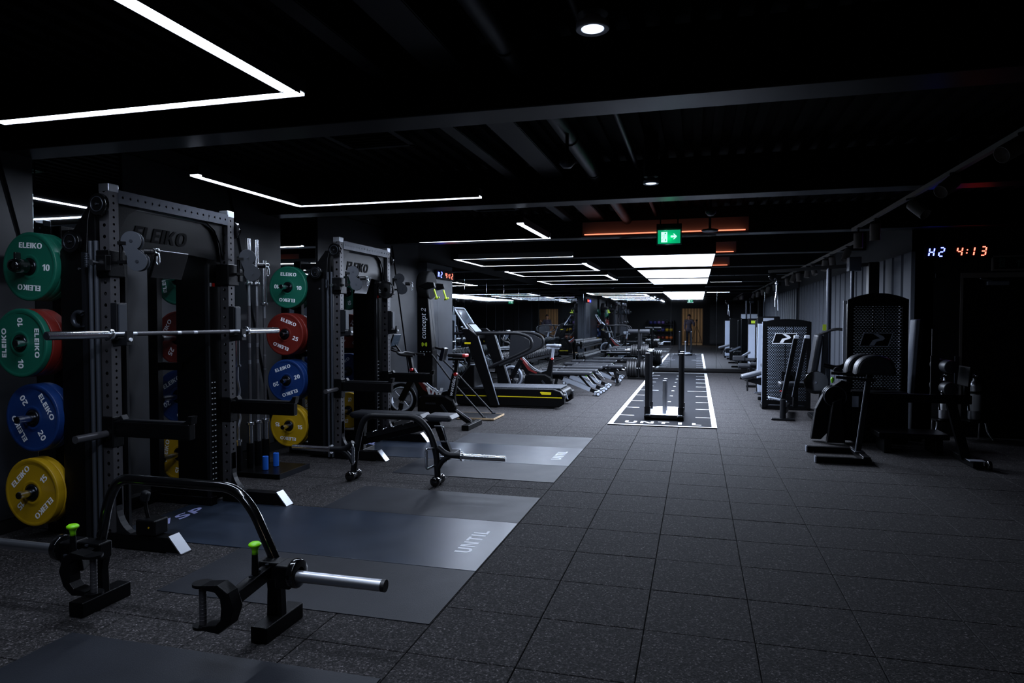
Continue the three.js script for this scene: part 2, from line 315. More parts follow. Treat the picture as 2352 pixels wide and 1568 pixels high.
// ---- mirrors
const MIR = 'wall mirrors';
function pane(name, x0, z0, x1, z1, y0, y1, label, mx = 0.018) {
  const L = Math.hypot(x1 - x0, z1 - z0), g = rb(L - 0.006, y1 - y0, 0.012, 0.002, 0, 0, 0, 0, 0, 0, 1), a = Math.atan2(-(z1 - z0), x1 - x0);
  T(g, (x0 + x1) / 2, (y0 + y1) / 2, (z0 + z1) / 2, 0, a, 0);
  const th = obj(name, [g], M.mirror); return tag(th, label, 'mirror', MIR);
}
const endX = [-4.58, -3.23, -1.96, -0.71, 0.54, 1.8, 2.68];
endX.slice(0, -1).forEach((x, i) => pane('wall_mirror', x, ZE + 0.008, endX[i + 1], ZE + 0.008, 0.1, 2.55, ['end wall mirror pane in the corner beside the dumbbell wall', 'end wall mirror pane behind the row of black benches', 'end wall mirror pane behind the black plate stand', 'end wall mirror pane facing the white-lined sled track', 'end wall mirror pane facing the edge of the sled track', 'end wall mirror pane behind the grey pin-loaded machines'][i]));
const sideZ = [-12.1, -13.25, -14.75, -16.2, -17.65, -19.12, -20.03];
sideZ.slice(0, -1).forEach((z, i) => pane('wall_mirror', XL + 0.008, z, XL + 0.008, sideZ[i + 1], 0.1, 2.5, 'tall long-wall mirror pane above the dumbbell rack'));
[[-3.84, -4.61], [-6.84, -7.61], [-0.91, -1.19]].forEach(([a, b], i) => pane('wall_mirror', XL + 0.008, a, XL + 0.008, b, 0.1, 2.85, ['mirror strip behind the power rack that holds a chrome barbell', 'mirror strip behind the power rack with no barbell', 'narrow mirror strip between the panels near the doorway'][i]));
struct('baseboard_end', [bx(XR - XL, 0.09, 0.035, (XR + XL) / 2, 0.045, ZE + 0.018)], M.blackGloss);
struct('baseboard_left', [bx(0.035, 0.09, 8, XL + 0.018, 0.045, -16)], M.blackGloss);
// clock pillar on the long wall
const PX = -4.42;
struct('pillar', [rb(PX - XL, 2.45, 1.24, 0.006, (PX + XL) / 2, 1.225, -11.45, 0, 0, 0, 1)], M.pillar);

// ---- ceiling: dark deck with ribs, down-stand beams, services
const ceil = struct('ceiling', [bx(XFAR - XL + 0.4, 0.15, ZB - ZE + 0.4, (XFAR + XL) / 2, HC + 0.125, (ZB + ZE) / 2)], M.ceil);
{ const g = keep([bx(0.07, 0.05, ZB - ZE, 0, 0, 0)]); for (let k = 0; k < 70; k++) { const m = new THREE.Mesh(g, M.ceil); m.name = 'deck_rib'; m.position.set(XL + 0.1 + k * 0.155, HC + 0.03, (ZB + ZE) / 2); m.castShadow = m.receiveShadow = true; ceil.add(m); } }
for (let k = 0; k < 7; k++) { const z = -3.75 - k * 2.95; if (z < ZE + 0.2) continue; const x1 = z < ZF ? XR : XFAR; struct('beam', [rb(x1 - XL, 0.36, 0.26, 0.01, (x1 + XL) / 2, 2.8, z, 0, 0, 0, 1)], M.beam); }
struct('beam', [rb(XFAR - XL, 0.36, 0.26, 0.01, (XFAR + XL) / 2, 2.8, -0.8, 0, 0, 0, 1)], M.beam);
// pipes and trays running down the room
tag(obj('ceiling_pipe', [cy(0.06, 0.06, 9, -0.93, 2.84, -6.0, 'z', 16), ...[-3.3, -5.1, -6.3].map(z => tor(0.062, 0.008, -0.93, 2.84, z, 'z', 20, 6))], M.duct), 'round dark grey pipe running along the ceiling between the beams', 'pipe');
tag(obj('ceiling_pipe', [cy(0.022, 0.022, 9, -0.55, 2.9, -6.0, 'z', 10)], M.duct), 'thin dark conduit along the ceiling beside the round pipe', 'pipe');
for (const [x, l, w] of [[-1.35, 'wide black cable tray under the ceiling beside the round pipe', 0.2], [-1.75, 'narrow black cable tray under the ceiling above the strip lights', 0.1]]) {
  const g = thing('cable_tray', l, 'cable tray', [x, 2.86, -6]);
  obj('tray', [bx(w, 0.012, 9), bx(0.012, 0.06, 9, -w / 2, 0.03), bx(0.012, 0.06, 9, w / 2, 0.03)], M.duct, g);
  objs('hanger', [-3.6, -1.2, 1.2, 3.6].flatMap(z => [bx(0.01, 0.15, 0.02, -w / 2, 0.07, z), bx(0.01, 0.15, 0.02, w / 2, 0.07, z)]), M.duct, g);
}
function vent(x, z, l) { const g = thing('air_vent', l, 'vent', [x, 2.97, z]); obj('vent_frame', [bx(0.6, 0.03, 0.05, 0, -0.015, -0.28), bx(0.6, 0.03, 0.05, 0, -0.015, 0.28), bx(0.05, 0.03, 0.6, -0.28, -0.015, 0), bx(0.05, 0.03, 0.6, 0.28, -0.015, 0)], M.duct, g); for (let k = 0; k < 6; k++) obj('louvre', [bx(0.5, 0.004, 0.07, 0, -0.02, -0.2 + k * 0.08, 0.5)], M.duct, g); }
vent(-2.6, -5.1, 'square louvred air vent in the ceiling over the first two racks'); vent(-2.6, -8.6, 'square louvred air vent in the ceiling over the red bike'); vent(1.9, -13.4, 'square louvred air vent in the ceiling over the pin-loaded machines');

// ---- light fittings
function stripRun(pts, label, stubs, YS = 2.37) { // aluminium channel with a glowing diffuser, one fitting per run; mitred corners
  const g = thing('strip_light', label, 'strip light', [pts[0][0], YS, pts[0][1]], 0, 'zigzag strip lights'), w = 0.072, ox = pts[0][0], oz = pts[0][1];
  for (let i = 0; i < pts.length - 1; i++) {
    const [x0, z0] = pts[i], [x1, z1] = pts[i + 1], L = Math.hypot(x1 - x0, z1 - z0), alongX = Math.abs(x1 - x0) > Math.abs(z1 - z0), cx = (x0 + x1) / 2 - ox, cz = (z0 + z1) / 2 - oz;
    const Le = L + w;
    obj('diffuser', [alongX ? bx(Le, 0.012, w, cx, 0.008, cz) : bx(w, 0.012, Le, cx, 0.008, cz)], M.glow, g);
    obj('channel', (alongX ? [bx(Le + 0.012, 0.06, w + 0.012, cx, 0.045, cz), bx(Le, 0.03, 0.004, cx, 0.0156, cz - w / 2 - 0.002), bx(Le, 0.03, 0.004, cx, 0.0156, cz + w / 2 + 0.002)] : [bx(w + 0.012, 0.06, Le + 0.012, cx, 0.045, cz), bx(0.004, 0.03, Le - w, cx - w / 2 - 0.002, 0.0156, cz), bx(0.004, 0.03, Le - w, cx + w / 2 + 0.002, 0.0156, cz)]), M.blackMatte, g);
    const px = (x0 + x1) / 2, pz = (z0 + z1) / 2;
    rectLight(alongX ? Le : w, alongX ? w : Le, [px, YS + 0.0017, pz], [px, 0, pz - 1e-4], COOL, STRIP_L);
  }
  stubs.forEach(([x, z, top = 2.62]) => obj('hanger', [cy(0.006, 0.006, top - YS - 0.06, x - ox, 0.06 + (top - YS - 0.06) / 2, z - oz, 'y', 6)], M.charcoal, g));
}
stripRun([[-3.61, -2.87], [-1.84, -2.86], [-1.84, 0.4]], 'L-shaped strip light hung before the first rack, over the open arched bar', [[-1.84, -0.8, 2.62], [-3.3, -2.87, 3.0]], 2.53);
stripRun([[-3.6, -4.32], [-3.575, -5.66], [-1.855, -5.7]], 'L-shaped strip light hung over the rack with the chrome barbell', [[-3.59, -4.7, 3.0], [-2.2, -5.7, 3.0]], 2.53);
stripRun([[-1.9, -7.38], [-1.89, -8.75], [-3.64, -8.75]], 'L-shaped strip light hung over the rack without a barbell', [[-1.895, -7.8, 3.0], [-3.2, -8.75, 3.0]], 2.53);
stripRun([[-1.75, -9.65], [-3.47, -9.65], [-3.47, -10.98], [-1.75, -10.95], [-1.75, -12.48], [-3.47, -12.46], [-3.46, -13.78], [-1.77, -13.78], [-1.77, -15.48], [-3.56, -15.6], [-3.57, -17.1], [-1.1, -17.03]], 'long zigzag strip light over the treadmill and benches', [[-2.6, -9.65], [-2.6, -12.5], [-1.77, -15.46], [-3.55, -15.6]]);
stripRun([[0.35, -17.0], [0.98, -16.9]], 'short straight strip light beside the ceiling light panels', [[0.5, -16.98, 3.0], [0.85, -16.92, 3.0]]);
[[-9.74, -11.9, 'first white ceiling light panel, over the sled'], [-12.6, -15.0, 'middle white ceiling light panel over the track'], [-15.43, -17.65, 'last white ceiling light panel, closest to the end mirror']].forEach(([z0, z1, l]) => {
  const X0 = -1.05, X1 = 0.24, cx = (X0 + X1) / 2, cz = (z0 + z1) / 2, g = thing('light_panel', l, 'light panel', [cx, 2.37, cz], 0, 'ceiling light panels');
  obj('diffuser', [bx(X1 - X0 - 0.01, 0.012, z0 - z1 - 0.01, 0, 0.006, 0)], M.panelGlow, g);
  obj('housing', [bx(X1 - X0, 0.24, 0.012, 0, 0.122, (z0 - z1) / 2), bx(X1 - X0, 0.24, 0.012, 0, 0.122, -(z0 - z1) / 2), bx(0.012, 0.24, z0 - z1, (X1 - X0) / 2, 0.122, 0), bx(0.012, 0.24, z0 - z1, -(X1 - X0) / 2, 0.122, 0), bx(X1 - X0, 0.012, z0 - z1, 0, 0.25, 0)], M.blackMatte, g);
  objs('hanger_rod', [[-1, -1], [1, -1], [-1, 1], [1, 1]].map(([a, b]) => cy(0.004, 0.004, HC - 2.63, a * 0.5, 0.26 + (HC - 2.63) / 2, b * 0.8, 'y', 6)), M.charcoal, g);
  rectLight(X1 - X0, z0 - z1, [cx, 2.36, cz], [cx, 0, cz - 1e-4], COOL, PANEL_L);
});
// red-orange cove lights on the cross beams above the panels
const RED = new THREE.Color(1, 0.26, 0.14);
[[-9.42, -1.5, 0.6, 'long red cove light on the beam over the sled'], [-12.36, -1.22, 0.6, 'red cove light in the gap after the first ceiling light panel'], [-15.31, -1.25, 0.62, 'red cove light in the gap before the last ceiling light panel']].forEach(([z, x0, x1, l]) => {
  const g = thing('cove_light', l, 'cove light', [(x0 + x1) / 2, 2.63, z], 0, 'red cove lights'), L = x1 - x0;
  obj('fascia', [bx(L + 0.1, 0.2, 0.02, 0, 0.1, -0.095)], mk(0x5a5b5e, 0.6), g);
  obj('ledge', [bx(L + 0.1, 0.02, 0.14, 0, -0.01, -0.03)], M.blackMatte, g);
  obj('led_line', [bx(L, 0.014, 0.014, 0, 0.012, 0.055)], M.cove, g);
  rectLight(L, 0.02, [(x0 + x1) / 2, 2.65, z - 0.045], [(x0 + x1) / 2, 2.66, z - 0.09], RED, COVE_L);
});
// recessed downlights
[[-0.4, -2.68, 'downlight ahead of the first ceiling beam'], [-0.375, -5.8, 'downlight between the first and second ceiling beams']].forEach(([x, z, l], i) => {
  const y = 2.6, g = thing('downlight', 'small round recessed ' + l, 'downlight', [x, y, z]);
  obj('trim_ring', [T(lathe([[0.045, 0.0], [0.062, -0.004], [0.066, 0.0], [0.064, 0.02], [0.05, 0.03]], 28), 0, 0, 0)], M.whitePlastic, g);
  obj('reflector', [lathe([[0.05, 0.002], [0.044, 0.025], [0.03, 0.05], [0.001, 0.052]], 28)], M.whitePlastic, g);
  obj('lamp', [cy(0.043, 0.043, 0.008, 0, 0.003, 0, 'y', 24)], M.downGlow, g);
  obj('can', [cy(0.06, 0.06, HC - y, 0, 0.055 + (HC - y) / 2, 0, 'y', 20)], M.blackMatte, g);
  const s = new THREE.SpotLight(COOL, 2.2, 0, 0.75, 0.5, 2); s.position.set(x, y + 0.03, z); s.target.position.set(x, 0, z); s.castShadow = true; scene.add(s, s.target);
});
// ceiling detectors and pods
function pod(name, label, cat, p, kind) {
  const g = thing(name, label, cat, p);
  if (kind === 'disc') { obj('body', [lathe([[0.001, -0.035], [0.09, -0.03], [0.105, -0.012], [0.09, 0], [0.03, 0.01]], 28)], M.greyMetal, g); obj('stem', [cy(0.015, 0.015, HC - p[1], 0, (HC - p[1]) / 2, 0)], M.blackMatte, g); }
  else { obj('body', [lathe([[0.001, -0.05], [0.03, -0.048], [0.045, -0.03], [0.055, -0.02], [0.055, 0]], 20)], M.greyMetal, g); obj('stem', [cy(0.012, 0.012, HC - p[1], 0, (HC - p[1]) / 2, 0)], M.blackMatte, g); }
}
pod('wireless_access_pod', 'round grey ceiling pod on a short stem by the exit sign', 'ceiling pod', [0.15, 2.6, -8.9], 'disc');
pod('smoke_detector', 'small grey smoke detector under the second ceiling beam', 'smoke detector', [0.134, 2.62, -7.55], 'dome');
pod('smoke_detector', 'small grey smoke detector in front of the end mirrors', 'smoke detector', [-2.55, 2.5, -18.6], 'dome');
pod('smoke_detector', 'small dark smoke detector between the first two ceiling beams', 'smoke detector', [-0.9, 2.6, -4.83], 'dome');
// exit sign: lit, hanging, both sides printed
{
  const g = thing('exit_sign', 'lit green exit sign with running figure and arrow, hung over the aisle', 'exit sign', [-0.29, 2.23, -7.45]);
  obj('housing', [rb(0.29, 0.06, 0.04, 0.006, 0, 0.235, 0), cy(0.008, 0.008, HC - 2.5, -0.1, 0.265 + (HC - 2.5) / 2, 0), cy(0.008, 0.008, HC - 2.5, 0.1, 0.265 + (HC - 2.5) / 2, 0)], M.blackMatte, g);
  obj('acrylic_edge', [ex([[-0.145, 0.02], [0.145, 0.02], [0.145, 0.205], [-0.145, 0.205]], 0.012, 0, [[[-0.13, 0.034], [0.13, 0.034], [0.13, 0.192], [-0.13, 0.192]]])], M.screenGlass, g);
  obj('sign_face', [bx(0.258, 0.156, 0.01, 0, 0.113, 0)], M.signGreen, g);
  const dr = []; for (const s of [1, -1]) {
    const z = 0.0062 * s;
    dr.push(ex([[-0.09, 0.05], [-0.02, 0.05], [-0.02, 0.17], [-0.09, 0.17]], 0.002).translate(0, 0, z));
    dr.push(ex([[0.02, 0.104], [0.065, 0.104], [0.045, 0.083], [0.06, 0.083], [0.092, 0.115], [0.06, 0.147], [0.045, 0.147], [0.065, 0.126], [0.02, 0.126]], 0.002).translate(0, 0, z));
  }
  objs('pictogram', dr, M.signWhite, g);
  const man = []; for (const s of [1, -1]) { const z = 0.0075 * s; man.push(cy(0.009, 0.009, 0.002, -0.043, 0.153, z, 'z', 12), bar([-0.05, 0.14, z], [-0.058, 0.105, z], 0.02, 0.002), bar([-0.056, 0.138, z], [-0.08, 0.12, z], 0.009, 0.002), bar([-0.047, 0.138, z], [-0.028, 0.122, z], 0.009, 0.002), bar([-0.056, 0.107, z], [-0.038, 0.085, z], 0.011, 0.002), bar([-0.038, 0.087, z], [-0.036, 0.06, z], 0.01, 0.002), bar([-0.06, 0.107, z], [-0.072, 0.082, z], 0.011, 0.002), bar([-0.072, 0.082, z], [-0.088, 0.08, z], 0.01, 0.002)); }
  obj('running_figure', man, M.signGreen, g);
  g.scale.setScalar(0.9); g.position.y = 2.25; obj('ceiling_plate', [rb(0.26, 0.01, 0.05, 0.002, 0, 0.825, 0), ...[-0.1, 0.1].map(x => cy(0.008, 0.008, 0.12, x, 0.78, 0))], M.blackMatte, g);
  const l = new THREE.PointLight(0x20d890, 0.02); l.position.set(-0.29, 2.34, -7.4); l.castShadow = true; scene.add(l);
}
{ // unlit exit sign over the side door
  const g = thing('exit_sign', 'unlit dark exit sign on the wall over the side door', 'exit sign', [3.75, 2.08, ZF]);
  obj('frame', [ex([[-0.22, 0], [0.22, 0], [0.22, 0.19], [-0.22, 0.19]], 0.04, 0.003, [[[-0.2, 0.02], [0.2, 0.02], [0.2, 0.17], [-0.2, 0.17]]]).translate(0, 0, 0.02)], M.railGrey, g);
  obj('sign_face', [bx(0.4, 0.15, 0.02, 0, 0.095, 0.015)], mk(0x0c1f1a, 0.4), g);
  objs('pictogram', [ex([[0.02, 0.05], [0.035, 0.05], [0.035, 0.11], [0.055, 0.09], [0.055, 0.105], [0.0275, 0.135], [0, 0.105], [0, 0.09], [0.02, 0.11]], 0.002).translate(0.04, 0, 0.027), ex([[-0.14, 0.04], [-0.08, 0.04], [-0.08, 0.15], [-0.14, 0.15]], 0.002).translate(0, 0, 0.027)], mk(0x4f6a62, 0.5), g);
  const man = [[-0.115, 0.12, -0.12, 0.09], [-0.115, 0.118, -0.135, 0.1], [-0.112, 0.118, -0.095, 0.1], [-0.12, 0.09, -0.1, 0.05], [-0.12, 0.09, -0.135, 0.055]].map(([a, b, c, d]) => bar([a, b, 0.029], [c, d, 0.029], 0.012, 0.002)); man.push(cy(0.008, 0.008, 0.002, -0.108, 0.133, 0.029, 'z', 12));
  obj('running_figure', man, mk(0x0c1f1a, 0.4), g);
}
// seven-segment wall clocks
const SEG = { 0: 'abcdef', 1: 'bc', 2: 'abged', 3: 'abgcd', 4: 'fgbc', H: 'fegbc' , h: 'fegc' };
function digit(ch, w, h, x0) {
  const t = h * 0.13, gp = t * 0.25, out = [], hs = (x, y) => [bx(w - t - gp * 2, t, 0.006, x0 + x + 0.14 * y, y, 0)], vs = (x, y) => { const g = bx(t, h / 2 - t * 0.75 - gp, 0.006, 0, 0, 0); g.applyMatrix4(new THREE.Matrix4().makeShear(0, 0, 0.14, 0, 0, 0)); const p = g.attributes.position; return [g.translate(x0 + x + 0.14 * y, y, 0)]; };
  const m = { a: () => hs(0, h / 2), g: () => hs(0, 0), d: () => hs(0, -h / 2), f: () => vs(-w / 2, h / 4), b: () => vs(w / 2, h / 4), e: () => vs(-w / 2, -h / 4), c: () => vs(w / 2, -h / 4) };
  for (const s of SEG[ch]) out.push(...m[s]()); return out;
}
function clock(label, pos, turn, w, h, mins) {
  const g = thing('wall_clock', label, 'digital clock', pos, turn), dh = h * 0.62, dw = dh * 0.5;
  obj('case', [rb(w, h, 0.05, 0.006, 0, 0, 0)], M.blackMatte, g);
  const fr = (c, x) => digit(c, dw, dh, x).map(q => q.translate(0, 0, 0.028));
  objs('blue_segment', [...fr('H', -w * 0.40), ...fr('2', -w * 0.25)], M.ledBlue, g);
  const r = [...fr('4', w * 0.02), bx(0.012, 0.014, 0.006, w * 0.135, dh * 0.18, 0.028), bx(0.012, 0.014, 0.006, w * 0.125, -dh * 0.18, 0.028), ...fr('1', w * 0.20), ...fr(mins, w * 0.37)];
  objs('red_segment', r, M.ledRed, g);
  const q = g.quaternion.clone().setFromEuler(new THREE.Euler(0, turn, 0));
  for (const [x, c, I] of [[-w * 0.32, 0x1020ff, 0.5], [w * 0.2, 0xff1808, 0.25]]) { const l = rectLight(w * 0.25, dh, V(x, 0, 0.05).applyQuaternion(q).add(V(...pos)).toArray(), V(x, 0, 1).applyQuaternion(q).add(V(...pos)).toArray(), c, I * 8); }
}
clock('black wall clock with blue H2 and red 4:13 above the fire extinguishers', [3.15, 2.325, ZF + 0.03], 0, 0.74, 0.17, '3');
clock('black wall clock with blue H2 and red 4:12 on the grey pillar', [PX + 0.03, 2.27, -11.58], PI / 2, 0.88, 0.15, '2');
tag(obj('wall_sensor', [rb(0.08, 0.06, 0.03, 0.008, 2.95, 2.03, ZF + 0.016)], M.charcoal), 'small dark wall sensor under the clock reading 4:13', 'sensor');
// track rails with spotlights, all switched off
function rail(x, z0, z1, spots, label) {
  const y = 2.6, g = thing('track_rail', label, 'track rail', [x, y, (z0 + z1) / 2]);
  obj('rail', [bx(0.04, 0.035, z0 - z1)], M.railGrey, g);
  objs('hanger_rod', [0.42, 0, -0.42].map(t => cy(0.005, 0.005, HC - y, 0, (HC - y) / 2 + 0.015, t * (z0 - z1), 'y', 6)), M.charcoal, g);
  spots.forEach(([z, tilt, turn, l]) => {
    const s = thing('track_spotlight', l, 'spotlight', [x, y - 0.02, z], turn, 'switched-off spotlights on the ceiling tracks');
    obj('stem', [cy(0.012, 0.012, 0.06, 0, -0.03, 0), rb(0.03, 0.02, 0.09, 0.004, 0, -0.005, 0)], M.greyMetal, s);
    obj('head', [T(lathe([[0.001, 0.0], [0.05, 0.002], [0.052, 0.02], [0.052, 0.19], [0.046, 0.19], [0.044, 0.16], [0.001, 0.15]], 24), 0, 0, 0, PI - tilt).translate(0, -0.05, 0)], M.railGrey, s);
  });
}
rail(1.88, -2.2, -9.4, [[-9.1, 0, 0, 'spotlight hanging straight down at the end of the near ceiling track'], [-8.3, 0, 0, 'spotlight hanging straight down, second from the near track end'], [-7.0, 0.9, 0.6, 'tilted spotlight in the middle of the near ceiling track'], [-5.9, 1.0, -0.9, 'strongly tilted spotlight on the near ceiling track'], [-4.75, 1.1, -1.1, 'tilted spotlight on the near ceiling track closest to the doorway']], 'thin ceiling track rail over the open floor in front of the side door');
rail(2.2, -10.6, -19.6, [-11.3, -12.6, -13.2, -14.6, -15.2, -16.6, -17.2, -18.6].map((z, i) => [z, i % 3 ? 0.2 : 0.5, i % 2 ? 0.4 : -0.8, 'spotlight on the ceiling track along the ribbed wall']), 'thin ceiling track rail along the ribbed wall behind the machines');
// lobby lights, seen through the doorway in the mirrors
[2.6, 3.6].forEach((z, i) => { const g = thing('lobby_light', ['lobby ceiling light beside the doorway', 'lobby ceiling light by the wooden slats'][i], 'ceiling light', [-0.5, 2.66, z]); obj('diffuser', [bx(1.6, 0.02, 0.3)], M.warmGlow, g); obj('frame', [bx(1.66, 0.03, 0.36, 0, 0.02, 0)], M.whitePlastic, g); rectLight(1.6, 0.3, [-0.5, 2.64, z], [-0.5, 0, z - 1e-4], 0xffe6c8, LOBBY_L); });
// ================================================================ FLOOR MATS, TRACK
function mats(z, label, hidden) { // three boards: dark, pale insert with lettering, dark; z is the edge towards the entrance
  const X0 = -2.82, X1 = -1.235, w = X1 - X0, cx = (X0 + X1) / 2, seg = [[0, 0.72], [0.72, 1.70], [1.70, 2.43]];
  seg.forEach(([a, b], i) => {
    if (hidden && i < 2) return;
    const L = b - a - 0.006, zc = z - (a + b) / 2;
    if (i === 1) {
      const g = thing('platform_insert', label[1], 'lifting platform', [cx, 0.001, zc]);
      obj('board', [rb(w + 1.05, 0.005, L, 0.0015, -0.525, 0.0015, 0, 0, 0, 0, 1)], M.matInsert, g);
      const t = text('UNTIL', 0.104, 0.0008, BOLD, 1, 4, 0.02); t.rotateX(-PI / 2); t.rotateY(PI / 2); t.scale(1, 1, 1.12); // reads towards the racks
      obj('lettering', [t.translate(w / 2 - 0.185, 0.0041, -0.02)], M.print, g);
      const s = text('/SP', 0.1, 0.0008, BOLD, 2.0, 4); s.applyMatrix4(new THREE.Matrix4().makeShear(0, 0, 0.45, 0, 0, 0)); s.rotateX(-PI / 2); s.rotateY(PI / 2);
      obj('logo', [s.translate(-1.68, 0.0041, -0.02)], M.printDim, g);
    } else tag(obj('platform_board', [rb(w, 0.005, L, 0.0015, cx, 0.002, zc, 0, 0, 0, 1)], M.matDark), label[i], 'rubber mat', 'dark platform boards');
  });
}
mats(-3.03, ['dark rubber board of the platform under the arched bar sleeve', 'smooth blue-grey platform insert with white lettering in front of the barbell rack', 'dark rubber board between the lettered insert and the second arched bar']);
mats(-6.0, ['dark rubber board under the second arched bar with rollers', 'smooth blue-grey platform insert with white lettering in front of the second rack', 'dark rubber board between the second lettered insert and the bike']);
tag(obj('platform_board', [rb(1.585, 0.005, 0.73, 0.0015, -2.03, 0.002, -2.15, 0, 0, 0, 1)], M.matDark), 'dark rubber board in front of the first arched bar, before the racks', 'rubber mat', 'dark platform boards');
tag(obj('platform_board', [rb(1.585, 0.005, 0.98, 0.0015, -2.03, 0.002, -1.29, 0, 0, 0, 1)], M.matDeep), 'dark platform insert next to the doorway end of the mats', 'rubber mat', 'dark platform boards');
{ // sled track
  const X0 = -1.2, X1 = 0.28, Z0 = -9.58, Z1 = -19.35, cx = (X0 + X1) / 2, g = thing('sled_track', 'black turf sled track with white border, ticks and lettering', 'sled track', [cx, 0.0, (Z0 + Z1) / 2]), hz = (Z0 - Z1) / 2, hx = (X1 - X0) / 2, y = 0.0125;
  obj('turf', [rb(X1 - X0, 0.011, Z0 - Z1, 0.003, 0, 0.0065, 0, 0, 0, 0, 1)], M.turf, g);
  objs('border_line', [bx(0.07, 0.001, 2 * hz, -hx + 0.035, y, 0), bx(0.07, 0.001, 2 * hz, hx - 0.035, y, 0), bx(2 * hx - 0.14, 0.001, 0.06, 0, y, hz - 0.03), bx(2 * hx - 0.14, 0.001, 0.06, 0, y, -hz + 0.03)], M.white, g);
  const tk = [], dots = [];
  for (let k = 1; k <= 19; k++) {
    const z = hz - k * 0.485, big = k === 10, L = k % 2 ? 0.14 : 0.215, W = big ? 0.38 : L; if (k % 2) continue;
    tk.push(bx(W, 0.001, 0.03, -hx + 0.07 + W / 2, y, z), bx(W, 0.001, 0.03, hx - 0.07 - W / 2, y, z));
    if (k > 2) { const d = text(String(k / 2), 0.075, 0.0008, BOLD, 1.2); d.rotateX(-PI / 2); dots.push(d.translate(0, y, z + 0.02)); }
  }
  objs('tick_mark', tk, M.white, g);
  objs('distance_mark', dots, M.white, g);
  [...'UNTIL'].forEach((c, i) => { const t = text(c, 0.19, 0.0008, BOLD, 1.15); t.rotateX(-PI / 2); obj('letter', [t.translate(-0.44 + i * 0.228, y, hz - 0.29)], M.white, g); });
}

// ================================================================ WEIGHT PLATES
const plateLib = {};
function plateProto(kg, m, th) {
  const h = th / 2, R = 0.225;
  const disc = keep([lathe([[0.026, -h], [0.052, -h], [0.053, -h + 0.004], [0.06, -h + 0.004], [0.066, -h], [0.078, -h], [0.084, -h + 0.006], [0.196, -h + 0.006], [0.202, -h], [R - 0.006, -h], [R, -h + 0.006], [R, h - 0.006], [R - 0.006, h], [0.202, h], [0.196, h - 0.006], [0.084, h - 0.006], [0.078, h], [0.066, h], [0.06, h - 0.004], [0.053, h - 0.004], [0.052, h], [0.026, h]], 48, 'z')]);
  const hub = keep([lathe([[0.026, -h - 0.006], [0.04, -h - 0.005], [0.057, -h - 0.001], [0.057, h + 0.001], [0.04, h + 0.005], [0.026, h + 0.006], [0.026, -h - 0.006]], 28, 'z')]);
  const L = []; for (const f of [0, PI]) { const set = []; for (const r of [0, PI]) { set.push(text('ELEIKO', 0.036, 0.0015, BOLD, 1.25).translate(0, 0.138, h - 0.0062).rotateZ(r)); set.push(text(String(kg), 0.042, 0.0015, BOLD, 1.1).rotateZ(r).translate(r ? -0.135 : 0.135, 0, h - 0.0062)); } set.forEach(q => L.push(q.rotateY(f))); }
  plateLib[kg] = { disc, hub, letters: L.map(q => keep([q])), m, th };
}
plateProto(10, M.green, 0.044); plateProto(15, M.yellow, 0.052); plateProto(20, M.blue, 0.062); plateProto(25, M.red, 0.07);
const colour = { 10: 'green', 15: 'yellow', 20: 'blue', 25: 'red' };
function plate(kg, x, y, z, rot, label, group) {
  const P = plateLib[kg], g = thing('weight_plate', label, 'weight plate', [x, y, z], 0, group); g.rotation.z = rot;
  obj('disc', P.disc, P.m, g); obj('hub', P.hub, M.hub, g); P.letters.forEach(l => obj('lettering', l, M.print, g)); return g;
}
// a peg of plates: front face at z, stacked away from the camera (dir -1) or towards it (+1)
function plates(list, x, y, z, dir, rots, place, order) {
  let p = z;
  list.forEach((kg, i) => {
    const th = plateLib[kg].th, n = list.length;
    const which = n === 1 ? '' : i === 0 ? 'front ' : i === n - 1 ? 'rear ' : 'middle ';
    plate(kg, x + rr(-0.004, 0.004), y, p + dir * th / 2, rots[i] * D2R, `${which}${colour[kg]} ${kg} kg bumper plate ${place}`, 'bumper plates on the rack pegs'); p += dir * (th + 0.001);
  });
}

// ================================================================ BARBELLS
function barbell(name, label, pos, euler, L = 2.2, sl = 0.415, group) {
  const g = thing(name, label, 'barbell', pos, 0, group); g.rotation.set(...euler);
  obj('shaft', [cy(0.014, 0.014, L - 2 * sl, 0, 0, 0, 'z', 16)], M.brushed, g);
  objs('knurling', [-0.28, 0.28, 0].map(z => cy(0.0144, 0.0144, z ? 0.36 : 0.12, 0, 0, z * L / 2.2, 'z', 16)), M.steel, g);
  for (const s of [-1, 1]) { const sv = obj('sleeve', [cy(0.025, 0.025, sl, 0, 0, s * (L / 2 - sl / 2), 'z', 24)], M.chrome, g); obj('collar', [T(lathe([[0.001, -0.015], [0.036, -0.015], [0.038, -0.01], [0.038, 0.01], [0.036, 0.015], [0.001, 0.015]], 24, 'z'), 0, 0, s * (L / 2 - sl - 0.012))], M.chrome, g); obj('end_cap', [cy(0.021, 0.021, 0.004, 0, 0, s * (L / 2 + 0.001), 'z', 20)], M.greyMetal, sv); }
  return g;
}
